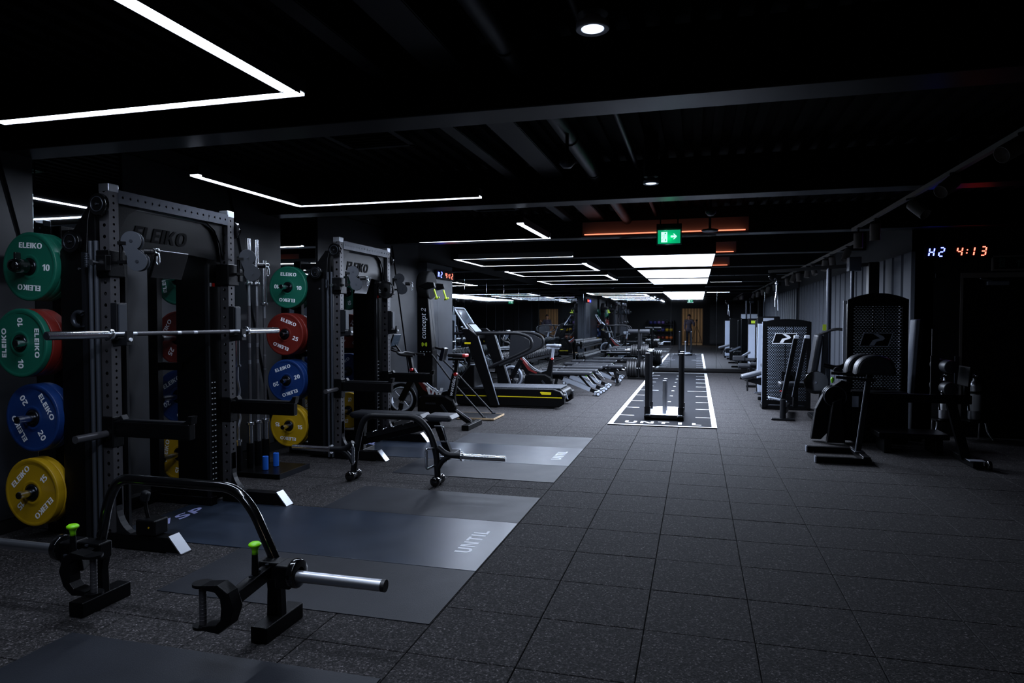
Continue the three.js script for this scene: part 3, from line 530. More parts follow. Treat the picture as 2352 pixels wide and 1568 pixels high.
// ================================================================ POWER RACKS with cable columns
// local axes: +x to the aisle, z along the wall; origin on the floor midway between the front uprights
function perfTube(len, w, holes) { // square tube along y, holes through all four faces
  const g = [], hx = keep; for (let k = 0; k < 4; k++) { const n = k % 2 ? holes : Math.round(holes * 0.62); g.push(T(perf(w, len, 1, n, k % 2 ? 0.0085 : 0.012), 0, 0, w / 2).rotateY(k * PI / 2)); }
  g.push(bx(w, 0.004, w, 0, len / 2, 0), bx(w, 0.004, w, 0, -len / 2, 0)); return g;
}
const uprightGeo = keep(perfTube(2.33, 0.075, 52));
const crossGeo = keep(perfTube(1.065, 0.085, 17).map(g => g.rotateX(PI / 2)));
function pulleyPair(parent, x, y, z, turn) {
  const p = new THREE.Group(); p.name = 'swivel_pulley'; p.position.set(x, y, z); p.rotation.y = turn; parent.add(p);
  const s = new THREE.Shape(); s.absarc(0.0, 0.075, 0.062, -0.95, PI + 0.6, false); s.absarc(0.035, -0.055, 0.062, PI - 0.35, 2 * PI + 0.75, false); s.closePath();
  objs('side_plate', [ex(s, 0.005, 0.001).translate(0.1, 0, 0.022), ex(s, 0.005, 0.001).translate(0.1, 0, -0.022)], M.pulley, p);
  objs('pulley_wheel', [T(lathe([[0.01, -0.012], [0.055, -0.012], [0.056, -0.008], [0.048, 0], [0.056, 0.008], [0.055, 0.012], [0.01, 0.012]], 28, 'z'), 0.1, 0.075, 0), T(lathe([[0.01, -0.012], [0.055, -0.012], [0.056, -0.008], [0.048, 0], [0.056, 0.008], [0.055, 0.012], [0.01, 0.012]], 28, 'z'), 0.135, -0.055, 0)], M.blackGloss, p);
  objs('axle_bolt', [cy(0.01, 0.01, 0.06, 0.1, 0.075, 0, 'z', 8), cy(0.01, 0.01, 0.06, 0.135, -0.055, 0, 'z', 8)], M.greyMetal, p);
  obj('rubber_stop', [cy(0.02, 0.02, 0.05, 0.2, 0.012, 0, 'x', 14), sp(0.021, 0.22, 0.012, 0)], M.rubberBlack, p);
  obj('carabiner', [tor(0.014, 0.0045, 0.25, 0.014, 0, 'z', 16, 6), tube([[0.258, 0.0, 0], [0.263, -0.02, 0.004], [0.262, -0.065, 0.004], [0.252, -0.075, 0.004], [0.244, -0.06, 0.004], [0.246, -0.02, 0.004]], 0.0045, 0.01, 8)], M.chrome, p);
  obj('pivot', [cy(0.012, 0.012, 0.16, 0.03, 0, 0, 'y', 12), bx(0.05, 0.02, 0.06, 0.045, 0.06, 0), bx(0.05, 0.02, 0.06, 0.045, -0.06, 0)], M.black, p);
}
function rack(label, X, Z, o) {
  const g = thing('power_rack', label, 'power rack', [X, 0, Z], 0, 'power racks along the mirrored wall'), H = 0.57;
  for (const s of [1, -1]) {
    const z = s * H;
    const u = obj('front_upright', uprightGeo, M.steel, g); u.position.set(0, 1.165, z);
    obj('top_cap', [rb(0.08, 0.05, 0.08, 0.004, 0, 1.15, 0)], M.brushed, u);
    // cable column behind the upright: cabinet with a sloping head
    const cab = obj('weight_cabinet', [ex([[-0.07, 0.03], [-0.07, 2.2], [-0.13, 2.2], [-0.36, 1.92], [-0.36, 0.03]], 0.2, 0.006).translate(0, 0, s * (H - 0.06))], M.black, g);
    obj('labels_strip', [bx(0.004, 0.9, 0.07, -0.067, 0.62, s * (H - 0.1))], M.blackMatte, cab);
    for (let k = 0; k < 19; k++) for (const q of [-0.016, 0.016]) obj('weight_label', [bx(0.003, 0.007, 0.014, -0.064, 0.2 + k * 0.043, s * (H - 0.1) + q)], M.print, cab);
    objs('guide_rail', [cy(0.014, 0.014, 1.95, -0.05, 1.0, s * (H + 0.055), 'y', 12), cy(0.014, 0.014, 1.95, -0.095, 1.0, s * (H + 0.055), 'y', 12)], M.pulley, g);
    objs('side_channel', [bx(0.03, 1.85, 0.02, -0.15, 0.98, s * (H + 0.05)), bx(0.03, 1.85, 0.02, -0.055, 0.98, s * (H - 0.17))], M.charcoal, g);
    // fixed pulleys
    for (const [px, py] of [[0.0, 2.2], [-0.22, 1.97]]) { const w = obj('fixed_pulley', [T(lathe([[0.012, -0.016], [0.066, -0.016], [0.07, -0.01], [0.06, 0], [0.07, 0.01], [0.066, 0.016], [0.012, 0.016]], 32, 'z'), px, py, s * (H + 0.075))], M.blackGloss, g); obj('pulley_ring', [tor(0.046, 0.0035, px, py, s * (H + 0.0935), 'z', 28, 6)], M.greyMetal, w); obj('axle_bolt', [cy(0.008, 0.008, 0.05, px, py, s * (H + 0.075), 'z', 8)], M.greyMetal, w); }
    objs('cabinet_bolt', [[-0.3, 2.0], [-0.33, 1.95], [-0.2, 1.8]].map(([a, b]) => cy(0.008, 0.008, 0.01, a, b, s * (H + 0.043), 'z', 8)), M.brushed, g);
    // sliding carriage
    const car = obj('carriage', [rb(0.12, 0.17, 0.13, 0.008, 0.0, 1.83, z), rb(0.08, 0.1, 0.04, 0.006, 0.03, 1.83, z + s * 0.08)], M.black, g);
    obj('pull_pin', [cy(0.011, 0.011, 0.05, -0.01, 1.83, z + s * 0.105, 'z', 12), cy(0.018, 0.018, 0.02, -0.01, 1.83, z + s * 0.125, 'z', 12)], M.chrome, car);
    obj('cable_spring', [cy(0.012, 0.012, 0.09, -0.09, 1.85, z + s * 0.09, 'y', 10), ...[...Array(6)].map((_, k) => tor(0.013, 0.003, -0.09, 1.815 + k * 0.014, z + s * 0.09, 'y', 12, 5))], M.greyMetal, g);
    obj('cable', [tube([[-0.09, 1.9, z + s * 0.09], [-0.08, 2.1, z + s * 0.085], [-0.06, 2.2, z + s * 0.08]], 0.003, 0, 6)], M.rubberBlack, g);
    pulleyPair(g, 0.06, 1.9, z + s * 0.01, s > 0 ? 0.4 : 0.55);
    // plate pegs on a storage post
    const post = obj('storage_post', [rb(0.09, 2.1, 0.06, 0.005, -0.57, 1.06, s * 0.42)], M.black, g);
    objs('post_brace', [0.1, 1.1, 2.05].map(y => bx(0.24, 0.06, 0.05, -0.42, y, s * 0.42)), M.black, g);
    for (const y of o.ys) { const pg = obj('plate_peg', [cy(0.024, 0.024, 0.31, -0.57, y, s * 0.6, 'z', 20)], M.chrome, g); obj('peg_flange', [cy(0.045, 0.045, 0.012, -0.57, y, s * 0.456, 'z', 24)], M.black, pg); obj('peg_cap', [cy(0.022, 0.022, 0.006, -0.57, y, s * 0.757, 'z', 18)], M.blackGloss, pg); }
    // hooks for the bar
    const jc = obj('bar_hook', [rb(0.05, 0.24, 0.085, 0.006, 0.064, 1.46, z), ex([[0.04, 1.30], [0.15, 1.31], [0.15, 1.40], [0.135, 1.40], [0.125, 1.355], [0.04, 1.355]], 0.055, 0.003).translate(0, 0, z)], M.charcoal, g);
    obj('hook_pad', [rb(0.012, 0.2, 0.06, 0.003, 0.093, 1.47, z)], M.pulley, jc);
    obj('hook_bolt', [cy(0.012, 0.012, 0.01, 0.154, 1.345, z, 'x', 12)], M.print, jc);
    // safety arm
    const sa = obj('safety_arm', [rb(0.56, 0.1, 0.06, 0.008, 0.33, 0.77, z), rb(0.09, 0.2, 0.09, 0.008, 0.0, 0.75, z), ex([[0.55, 0.8], [0.62, 0.82], [0.63, 0.87], [0.6, 0.87], [0.585, 0.84], [0.54, 0.82]], 0.055, 0.004).translate(0, 0, z)], M.black, g);
    obj('arm_liner', [rb(0.5, 0.012, 0.05, 0.003, 0.33, 0.827, z)], M.charcoal, sa); obj('arm_heel', [ex([[0.045, 0.83], [0.09, 0.86], [0.11, 0.83]], 0.05, 0.003).translate(0, 0, z)], M.charcoal, sa);
    // curved foot with a bright end plate
    const arc = []; for (let k = 0; k <= 8; k++) { const a = k / 8 * PI / 2; arc.push([0.22 - 0.18 * Math.cos(a), 0.27 - 0.185 * Math.sin(a)]); }
    obj('foot_gusset', [ex([[0.04, 0.4], [0.04, 0.09], [0.22, 0.085], ...arc.slice().reverse().slice(1), [0.04, 0.4]].slice(0, -1), 0.05, 0.002).translate(0, 0, z)], M.charcoal, g);
    const ft = obj('foot', [ex([[-0.04, 0.008], [0.54, 0.008], [0.46, 0.1], [-0.04, 0.1]], 0.085, 0.003).translate(0, 0, z)], M.black, g);
    obj('foot_end_plate', [bar([0.548, 0.006, z], [0.458, 0.11, z], 0.09, 0.008)], M.brushed, ft);
    obj('foot_pad', [bx(0.12, 0.008, 0.09, 0.5, 0.004, z)], M.steel, ft);
    obj('rear_foot', [rb(0.66, 0.07, 0.07, 0.005, -0.36, 0.036, s * 0.42)], M.black, g);
    obj('corner_brace', [ex([[0, 0], [0.0, -0.3], [0.02, -0.3], [0.05, -0.18], [0.11, -0.08], [0.22, -0.02], [0.22, 0]].map(([a, b]) => [a, b]), 0.012, 0.001).rotateY(s > 0 ? PI / 2 : -PI / 2).translate(0, 2.25, s * (H - 0.04))], M.black, g);
  }
  const hornZ = H + 0.04;
  const horn = obj('plate_horn', [cy(0.024, 0.024, 0.24, 0, 0.74, hornZ + 0.12, 'z', 18)], M.steel, g); obj('horn_flange', [cy(0.04, 0.04, 0.012, 0, 0.74, hornZ + 0.006, 'z', 20)], M.black, horn);
  const cr = obj('cross_beam', crossGeo, M.greyMetal, g); cr.position.set(0, 2.265, 0);
  objs('back_beam', [rb(0.07, 0.08, 0.9, 0.005, -0.57, 2.07, 0), rb(0.07, 0.08, 0.9, 0.005, -0.57, 0.06, 0)], M.black, g);
  // arched head plate with dark raised lettering
  const hp = new THREE.Shape(); hp.moveTo(-0.52, 1.93); hp.quadraticCurveTo(-0.52, 2.2, -0.3, 2.21); hp.lineTo(0.3, 2.21); hp.quadraticCurveTo(0.52, 2.2, 0.52, 1.93); hp.quadraticCurveTo(0, 1.99, -0.52, 1.93);
  const head = obj('head_plate', [ex(hp, 0.008, 0.001).rotateY(PI / 2).translate(-0.03, 0, 0)], mk(0x0a0b0d, 0.3, 0, { specularIntensity: 0.35 }), g);
  obj('head_lettering', [text('ELEIKO', 0.1, 0.004, BOLD, 1.15).applyMatrix4(new THREE.Matrix4().makeShear(0, 0, 0.3, 0, 0, 0)).rotateY(PI / 2).translate(-0.024, 2.06, 0.1)], M.blackMatte, head);
  const scr = obj('tilted_panel', [rb(0.02, 0.2, 0.3, 0.006, 0.02, 1.86, 0.08, 0, 0, -0.35)], M.blackGloss, g);
  if (o.grip) obj('pull_up_bar', [tube([[0.0, 2.24, -0.5], [0.16, 2.02, -0.42], [0.16, 2.0, -0.2], [0.1, 2.1, -0.12]], 0.017, 0.08)], M.blackGloss, g);
  const st = obj('sticker', [bx(0.0015, 0.028, 0.05, -0.068, 1.75, -0.44)], M.print, g); obj('warning_sticker', [bx(0.0015, 0.028, 0.03, -0.068, 1.75, -0.49)], M.redPlastic, st);
  return g;
}
const R1 = [-3.65, -4.15], R2 = [-3.65, -7.06];
const YS1 = [0.335, 0.825, 1.32, 1.82];
rack('power rack with perforated steel uprights holding a chrome barbell', R1[0], R1[1], { ys: YS1 });
rack('power rack with perforated steel uprights and no barbell, beside the red bike', R2[0], R2[1], { ys: YS1, grip: 0 });
// plates on the pegs facing the entrance
const pA = 'on the barbell rack peg facing the doorway', pB = 'on the second rack peg facing the doorway';
const pXa = -4.22;
plates([10, 10, 10], pXa, 1.82, -3.5, -1, [-4, 0, 0], 'top peg of the barbell rack, doorway side');
plates([10, 25, 25], pXa - 0.03, 1.32, -3.45, -1, [-90, 0, 0], 'second peg of the barbell rack, doorway side');
plates([20, 20], pXa, 0.825, -3.5, -1, [-57, 20], 'third peg of the barbell rack, doorway side');
plates([15, 15], pXa, 0.335, -3.48, -1, [44, 0], 'lowest peg of the barbell rack, doorway side');
plates([10, 10], pXa, 1.82, -6.42, -1, [-4, 0], 'top peg of the second rack, doorway side');
plates([25, 25, 25], pXa, 1.32, -6.36, -1, [-20, 0, 0], 'second peg of the second rack, doorway side');
plates([20, 20, 20], pXa, 0.825, -6.38, -1, [18, 0, 0], 'third peg of the second rack, doorway side');
plates([15, 15], pXa, 0.335, -6.42, -1, [-4, 0], 'lowest peg of the second rack, doorway side');
// plates on the pegs facing the end mirrors
for (const [r, n] of [[R1, 'barbell rack'], [R2, 'second rack']]) {
  plates([10], pXa, 1.82, r[1] - 0.66, -1, [100], `on the top mirror-side peg of the ${n}`);
  plates([25], pXa, 1.32, r[1] - 0.66, -1, [60], `on the second mirror-side peg of the ${n}`);
  plates([20], pXa, 0.825, r[1] - 0.66, -1, [30], `on the third mirror-side peg of the ${n}`);
  plates([15], pXa, 0.335, r[1] - 0.66, -1, [80], `on the lowest mirror-side peg of the ${n}`);
}
barbell('barbell', 'chrome barbell resting across the hooks of the power rack', [-3.55, 1.38, -4.14], [0, 0, 0]);
{ // small black 2.5 kg plate hung on the second rack's far upright
  const g = thing('change_plate', 'small black 2.5 kg plate hung on the second rack upright', 'weight plate', [-3.59, 1.83, -7.5]); g.rotation.z = -0.45;
  obj('disc', [lathe([[0.026, -0.012], [0.06, -0.012], [0.07, -0.008], [0.09, -0.008], [0.098, -0.012], [0.105, -0.01], [0.105, 0.01], [0.098, 0.012], [0.09, 0.008], [0.07, 0.008], [0.06, 0.012], [0.026, 0.012]], 40, 'z')], M.rubberBlack, g);
  objs('lettering', [text('ELEIKO', 0.02, 0.001, BOLD, 1.2).rotateZ(-1.2).translate(0.06, 0.04, 0.009), text('2.5', 0.024, 0.001).rotateZ(-1.2).translate(-0.06, -0.045, 0.009)], M.print, g);
}
// ---- vertical bar holder between the racks
{
  const g = thing('bar_holder', 'low black stand with sockets holding upright barbells', 'bar stand', [-4.1, 0, -5.72]);
  obj('base_plate', [rb(0.8, 0.045, 0.5, 0.006, 0.0, 0.0235, 0, 0, 0, 0, 1)], M.black, g);
  obj('base_edge', [bx(0.012, 0.05, 0.5, 0.403, 0.026, 0)], M.greyMetal, g);
  objs('socket', [[-0.07, 0.2], [-0.04, 0.06], [-0.04, -0.06], [-0.04, -0.18]].map(([x, z]) => lathe([[0.03, 0], [0.036, 0], [0.036, 0.24], [0.03, 0.24], [0.03, 0]], 20).translate(x, 0.046, z)), M.black, g);
}
[[-4.14, -5.66, 2.2, 'tall chrome barbell stored upright next to the cambered bar'], [-4.14, -5.78, 2.2, 'tall chrome barbell stored upright between two others'], [-4.14, -5.9, 2.01, 'shorter chrome barbell stored upright by the yellow plates']].forEach(([x, z, L, l], i) => { const b = barbell('upright_barbell', l, [x, L / 2 + 0.048, z], [PI / 2, 0, 0], L - 0.002, 0.415, 'barbells stored upright'); });
{ const g = thing('cambered_bar', 'zigzag cambered chrome curl bar stored upright in the bar stand', 'curl bar', [-4.17, 0.048, -5.52]);
  obj('shaft', [tube([[0, 0.28, 0], [0, 0.42, 0], [0, 0.5, -0.035], [0, 0.62, 0.02], [0, 0.74, -0.03], [0, 0.86, 0.005], [0, 1.0, 0]], 0.013, 0.05, 12)], M.brushed, g);
  objs('sleeve', [cy(0.024, 0.024, 0.27, 0, 0.137, 0), cy(0.024, 0.024, 0.25, 0, 1.13, 0)], M.chrome, g); objs('collar', [cy(0.034, 0.034, 0.02, 0, 0.285, 0), cy(0.034, 0.034, 0.02, 0, 0.995, 0)], M.chrome, g); }
[[-5.62, 'blue foam sleeve standing on the bar stand closer to the barbell rack'], [-5.79, 'blue foam sleeve standing on the bar stand closer to the yellow plates']].forEach(([z, l]) => { tag(obj('foam_sleeve', [lathe([[0.012, 0], [0.025, 0], [0.027, 0.004], [0.027, 0.126], [0.025, 0.13], [0.012, 0.13], [0.012, 0.0]], 24).translate(-3.95, 0.047, z)], M.brightBlue), l, 'foam sleeve', 'blue foam sleeves'); });
// kettle-shaped handle box on the rack foot (a small black timer block with a stalk)
{ const g = thing('foot_attachment', 'small black stalked block with a yellow dot on the rack foot', 'rack attachment', [-3.36, 0.104, -3.585]);
  obj('block', [rb(0.15, 0.1, 0.12, 0.012, 0, 0.05, 0)], M.black, g); obj('stalk', [tube([[-0.03, 0.1, 0], [-0.045, 0.16, 0], [-0.05, 0.2, 0]], 0.012, 0.02)], M.black, g); obj('stalk_knob', [rb(0.055, 0.075, 0.045, 0.018, -0.05, 0.235, 0, 0, 0, -0.3)], M.charcoal, g); obj('yellow_dot', [cy(0.006, 0.006, 0.003, 0.03, 0.055, 0.061, 'z', 12)], M.yellow, g); }

// ================================================================ OPEN ARCHED (TRAP) BARS
{
  const cx = -2.43, z0 = -2.8, g = thing('arched_deadlift_bar', 'open arched deadlift bar with lime knobs standing before the first rack', 'deadlift bar', [cx, 0, z0]), hw = 0.52;
  obj('arch', [tube([[-hw + 0.0, 0.31, 0], [-hw + 0.04, 0.55, -0.02], [-hw + 0.1, 0.66, -0.03], [hw - 0.25, 0.655, -0.03], [hw - 0.14, 0.56, -0.02], [hw, 0.31, 0]], 0.026, 0.16, 14)], M.blackGloss, g);
  for (const s of [-1, 1]) {
    const x = s * hw;
    const ft = obj('foot', [rb(0.085, 0.075, 0.3, 0.006, x, 0.038, 0)], M.black, g);
    obj('leg', [ex([[-0.045, 0.07], [0.035, 0.07], [0.03, 0.2], [0.05, 0.29], [-0.05, 0.29], [-0.04, 0.2]].map(([a, b]) => [a, b]), 0.05, 0.006).translate(x, 0, 0.0)], M.black, g);
    obj('main_block', [rb(0.2, 0.085, 0.08, 0.01, x + s * 0.03, 0.305, 0.03), rb(0.08, 0.11, 0.11, 0.012, x + s * 0.1, 0.3, 0.06)], M.black, g);
    obj('block_ring', [T(lathe([[0.03, -0.02], [0.06, -0.02], [0.066, -0.012], [0.066, 0.012], [0.06, 0.02], [0.03, 0.02]], 24, 'x'), x + s * 0.155, 0.315, 0.08)], M.blackGloss, g);
    const sl = obj('sleeve', [cy(0.026, 0.026, 0.44, x + s * 0.37, 0.31, 0.1, 'x', 26)], M.brushed, g); obj('sleeve_cap', [cy(0.027, 0.027, 0.018, x + s * 0.6, 0.31, 0.1, 'x', 24)], M.rubberBlack, sl);
    const hz = s > 0 ? 0.36 : 0.2, hs = s > 0 ? 0 : 0.05;
    const arm = obj('handle_arm', [bar([x - s * 0.01, 0.3, 0.06], [x - s * hs, 0.275, hz - 0.02], 0.05, 0.06, 0.006)], M.black, g);
    objs('arm_scale', (s > 0 ? [0, 1, 2, 3, 4] : []).map(k => bx(0.002, 0.014, 0.012, x - s * 0.026, 0.293 - k * 0.0026, 0.14 + k * 0.03)), M.lime, arm);
    objs('arm_bolt', [0, 1, 2].map(k => cy(0.009, 0.009, 0.008, x, 0.338 - k * 0.005, 0.08 + k * 0.06, 'y', 8)), M.greyMetal, arm);
    obj('knob_stem', [cy(0.016, 0.014, 0.09, x - s * 0.005, 0.37, 0.16, 'y', 14)], M.black, g);
    obj('lime_knob', [lathe([[0.001, 0.47], [0.02, 0.469], [0.028, 0.462], [0.028, 0.454], [0.018, 0.446], [0.013, 0.43], [0.014, 0.415], [0.001, 0.415]], 24).translate(x - s * 0.005, 0, 0.16)], M.lime, g);
    const C = new THREE.Shape(); [[0.1, 0.35], [0.02, 0.36], [-0.03, 0.33], [-0.055, 0.26], [-0.03, 0.19], [0.02, 0.15], [0.1, 0.155], [0.1, 0.175], [0.035, 0.185], [0.01, 0.21], [0.005, 0.26], [0.01, 0.3], [0.035, 0.325], [0.1, 0.33]].forEach(([a, b], i) => i ? C.lineTo(-s * a, b) : C.moveTo(-s * a, b)); C.closePath();
    obj('handle_bracket', [ex(C, 0.07, 0.006).translate(x - s * hs, 0, hz)], M.black, g);
    objs('grip_plate', [cy(0.042, 0.042, 0.012, x - s * (0.12 + hs), 0.343, hz, 'y', 24), cy(0.042, 0.042, 0.012, x - s * (0.12 + hs), 0.163, hz, 'y', 24)], M.black, g);
    obj('grip', [cy(0.0155, 0.0155, 0.17, x - s * (0.12 + hs), 0.253, hz, 'y', 18), ...[...Array(9)].map((_, k) => tor(0.0155, 0.0012, x - s * (0.12 + hs), 0.19 + k * 0.016, hz, 'y', 16, 5))], M.steel, g);
  }
}
{
  const g = thing('rolling_deadlift_bar', 'matte black arched deadlift bar on rollers beside the flat bench', 'deadlift bar', [-2.63, 0, -5.66]), hw = 0.415;
  obj('arch', [tube([[-hw + 0.03, 0.27, 0], [-hw + 0.06, 0.42, 0], [-hw + 0.12, 0.6, 0], [hw - 0.2, 0.6, 0], [hw - 0.09, 0.5, 0], [hw - 0.01, 0.3, 0], [hw, 0.06, 0]], 0.029, 0.15, 14), tube([[-hw + 0.03, 0.3, 0], [-hw, 0.06, 0]], 0.029, 0, 14)], M.charcoal, g);
  for (const s of [-1, 1]) {
    const x = s * hw;
    obj('yoke', [tube([[x, 0.34, 0], [x + s * 0.08, 0.275, 0], [x + s * 0.22, 0.272, 0]], 0.027, 0.06, 14), tube([[x, 0.15, 0], [x + s * 0.04, 0.22, 0], [x + s * 0.12, 0.272, 0]], 0.024, 0.05, 12)], M.charcoal, g);
    const sl = obj('sleeve', [cy(0.025, 0.025, 0.4, x + s * 0.43, 0.27, 0, 'x', 24)], M.chrome, g); obj('sleeve_collar', [cy(0.042, 0.042, 0.016, x + s * 0.23, 0.27, 0, 'x', 28)], M.chrome, sl);
    obj('roller', [T(lathe([[0.001, -0.1], [0.03, -0.1], [0.042, -0.085], [0.046, -0.06], [0.036, -0.02], [0.032, 0], [0.036, 0.02], [0.046, 0.06], [0.042, 0.085], [0.03, 0.1], [0.001, 0.1]], 24, 'z'), x, 0.047, 0)], M.blackGloss, g);
    obj('grip', [tube([[x - s * 0.02, 0.33, 0.0], [x - s * 0.05, 0.345, 0.11], [x - s * 0.06, 0.34, 0.12], [x - s * 0.06, 0.17, 0.12], [x - s * 0.05, 0.165, 0.11], [x - s * 0.02, 0.18, 0.0]], 0.009, 0.02, 10), cy(0.015, 0.015, 0.14, x - s * 0.06, 0.255, 0.12, 'y', 14)], M.chrome, g);
  }
}

tag(obj('peg_clamp', [T(lathe([[0.026, -0.05], [0.042, -0.05], [0.046, -0.04], [0.046, 0.03], [0.036, 0.05], [0.026, 0.05]], 26, 'z'), -4.22, 1.82, -3.43), rb(0.02, 0.05, 0.04, 0.006, -4.22, 1.88, -3.42)], M.blackGloss), 'black lock collar pushed onto the top plate peg of the barbell rack', 'lock collar');
tag(obj('padded_hook', [tor(0.045, 0.016, 0, 0, 0, 'z', 24, 10, 4.4).rotateZ(0.9).translate(-3.82, 1.475, -3.5), bx(0.03, 0.03, 0.06, -3.82, 1.52, -3.53)], M.greyMetal), 'grey C-shaped hook on the side of the barbell rack', 'hook');
// ================================================================ BENCHES
function benchParts(g, flat) { // local +x to the aisle
  const pad = (a, b, y, tilt = 0) => rb(b - a, 0.065, 0.28, 0.026, (a + b) / 2, y, 0, 0, 0, tilt, 3);
  obj('seat_pad', [pad(-0.7, -0.385, 0.425)], M.vinyl, g); obj('back_pad', [pad(-0.36, 0.44, 0.425)], M.vinyl, g);
  objs('pad_plate', [bx(0.27, 0.01, 0.22, -0.54, 0.388, 0), bx(0.72, 0.01, 0.22, 0.04, 0.388, 0)], M.blackMatte, g);
  obj('spine', [bar([-0.55, 0.33, 0], [-0.2, 0.34, 0], 0.06, 0.07, 0.005), bar([-0.2, 0.34, 0], [0.55, 0.06, 0], 0.06, 0.075, 0.005)], M.black, g);
  objs('adjust_ladder', [bar([-0.12, 0.31, 0.045], [0.42, 0.11, 0.045], 0.006, 0.08), bar([-0.12, 0.31, -0.045], [0.42, 0.11, -0.045], 0.006, 0.08)], M.silver, g);
  obj('prop', [bar([0.2, 0.38, 0], [0.44, 0.12, 0], 0.03, 0.04)], M.black, g);
  obj('rear_leg', [bar([-0.52, 0.32, 0], [-0.6, 0.03, 0], 0.06, 0.06, 0.004)], M.black, g); obj('rear_foot', [rb(0.07, 0.05, 0.44, 0.006, -0.6, 0.026, 0)], M.black, g);
  objs('foot_rubber', [-0.2, 0.2].map(z => rb(0.08, 0.03, 0.05, 0.006, -0.6, 0.016, z)), M.rubberBlack, g);
  obj('front_foot', [rb(0.07, 0.07, 0.34, 0.005, 0.55, 0.05, 0)], M.silver, g);
  for (const s of [-1, 1]) { const w = obj('wheel', [T(lathe([[0.012, -0.016], [0.036, -0.016], [0.042, -0.01], [0.042, 0.01], [0.036, 0.016], [0.012, 0.016]], 24, 'z'), 0.6, 0.043, s * 0.19)], M.rubberBlack, g); obj('wheel_hub', [cy(0.028, 0.028, 0.036, 0.6, 0.043, s * 0.19, 'z', 20)], M.whitePlastic, w); }
  const h = obj('adjust_handle', [tube([[0.36, 0.37, 0.1], [0.5, 0.19, 0.1]], 0.007, 0, 8)], M.chrome, g); obj('lime_grip', [sp(0.018, 0.35, 0.385, 0.1)], M.lime, h);
  obj('pull_handle', [tube([[-0.68, 0.37, 0.06], [-0.75, 0.35, 0.06], [-0.75, 0.35, -0.06], [-0.68, 0.37, -0.06]], 0.009, 0.03, 8)], M.chrome, g);
}
const bench0 = thing('adjustable_bench', 'black adjustable weight bench with silver wheels in the bench row', 'weight bench', [-2.42, 0, -13.3], 0, 'black adjustable benches in a row by the dumbbells');
benchParts(bench0);
[-13.95, -14.85, -16.1, -17.3].forEach((z, i) => dup(bench0, [-2.4 + [0.0, -0.02, 0.06, 0.02][i], 0, z], [0.0, 0.02, -0.015, 0.01][i]));
[-15.45, -18.6].forEach((z, i) => dup(bench0, [-2.3, 0, z], PI, 'black adjustable bench turned with its seat towards the track'));
{ // wide-grip pad bench by the second rolling bar
  const g = thing('flat_bench', 'low black two-pad bench standing behind the rolling arched bar', 'weight bench', [-3.05, 0, -6.84]);
  const pad = (a, b) => ex([[a, 0.435], [a + 0.04, 0.40], [b - 0.03, 0.40], [b, 0.43], [b - 0.03, 0.465], [a + 0.03, 0.465]], 0.27, 0.02);
  obj('back_pad', [pad(-0.62, 0.25)], M.vinyl, g); obj('seat_pad', [pad(0.27, 0.58)], M.vinyl, g);
  obj('spine', [bar([-0.5, 0.14, 0], [0.35, 0.36, 0], 0.06, 0.09, 0.006)], M.black, g);
  obj('ladder', [bar([-0.45, 0.2, 0.036], [0.2, 0.37, 0.036], 0.006, 0.06)], M.charcoal, g);
  objs('ladder_pin', [0, 1, 2, 3, 4].map(k => cy(0.008, 0.008, 0.09, -0.36 + k * 0.12, 0.25 + k * 0.03, 0.02, 'z', 8)), M.chrome, g);
  obj('front_leg', [bar([0.36, 0.4, 0], [0.5, 0.05, 0], 0.07, 0.07, 0.006)], M.black, g); obj('front_foot', [rb(0.09, 0.05, 0.42, 0.006, 0.51, 0.026, 0)], M.black, g);
  objs('foot_cap', [-0.2, 0.2].map(z => rb(0.1, 0.055, 0.03, 0.006, 0.51, 0.028, z)), M.brushed, g);
  obj('rear_leg', [bar([-0.5, 0.38, 0], [-0.52, 0.05, 0], 0.06, 0.07, 0.006)], M.black, g); obj('rear_foot', [rb(0.09, 0.05, 0.42, 0.006, -0.52, 0.026, 0)], M.black, g);
  obj('grab_handle', [tube([[0.4, 0.36, 0.16], [0.5, 0.36, 0.17], [0.54, 0.2, 0.17], [0.47, 0.2, 0.16]], 0.009, 0.02, 10)], M.chrome, g);
}
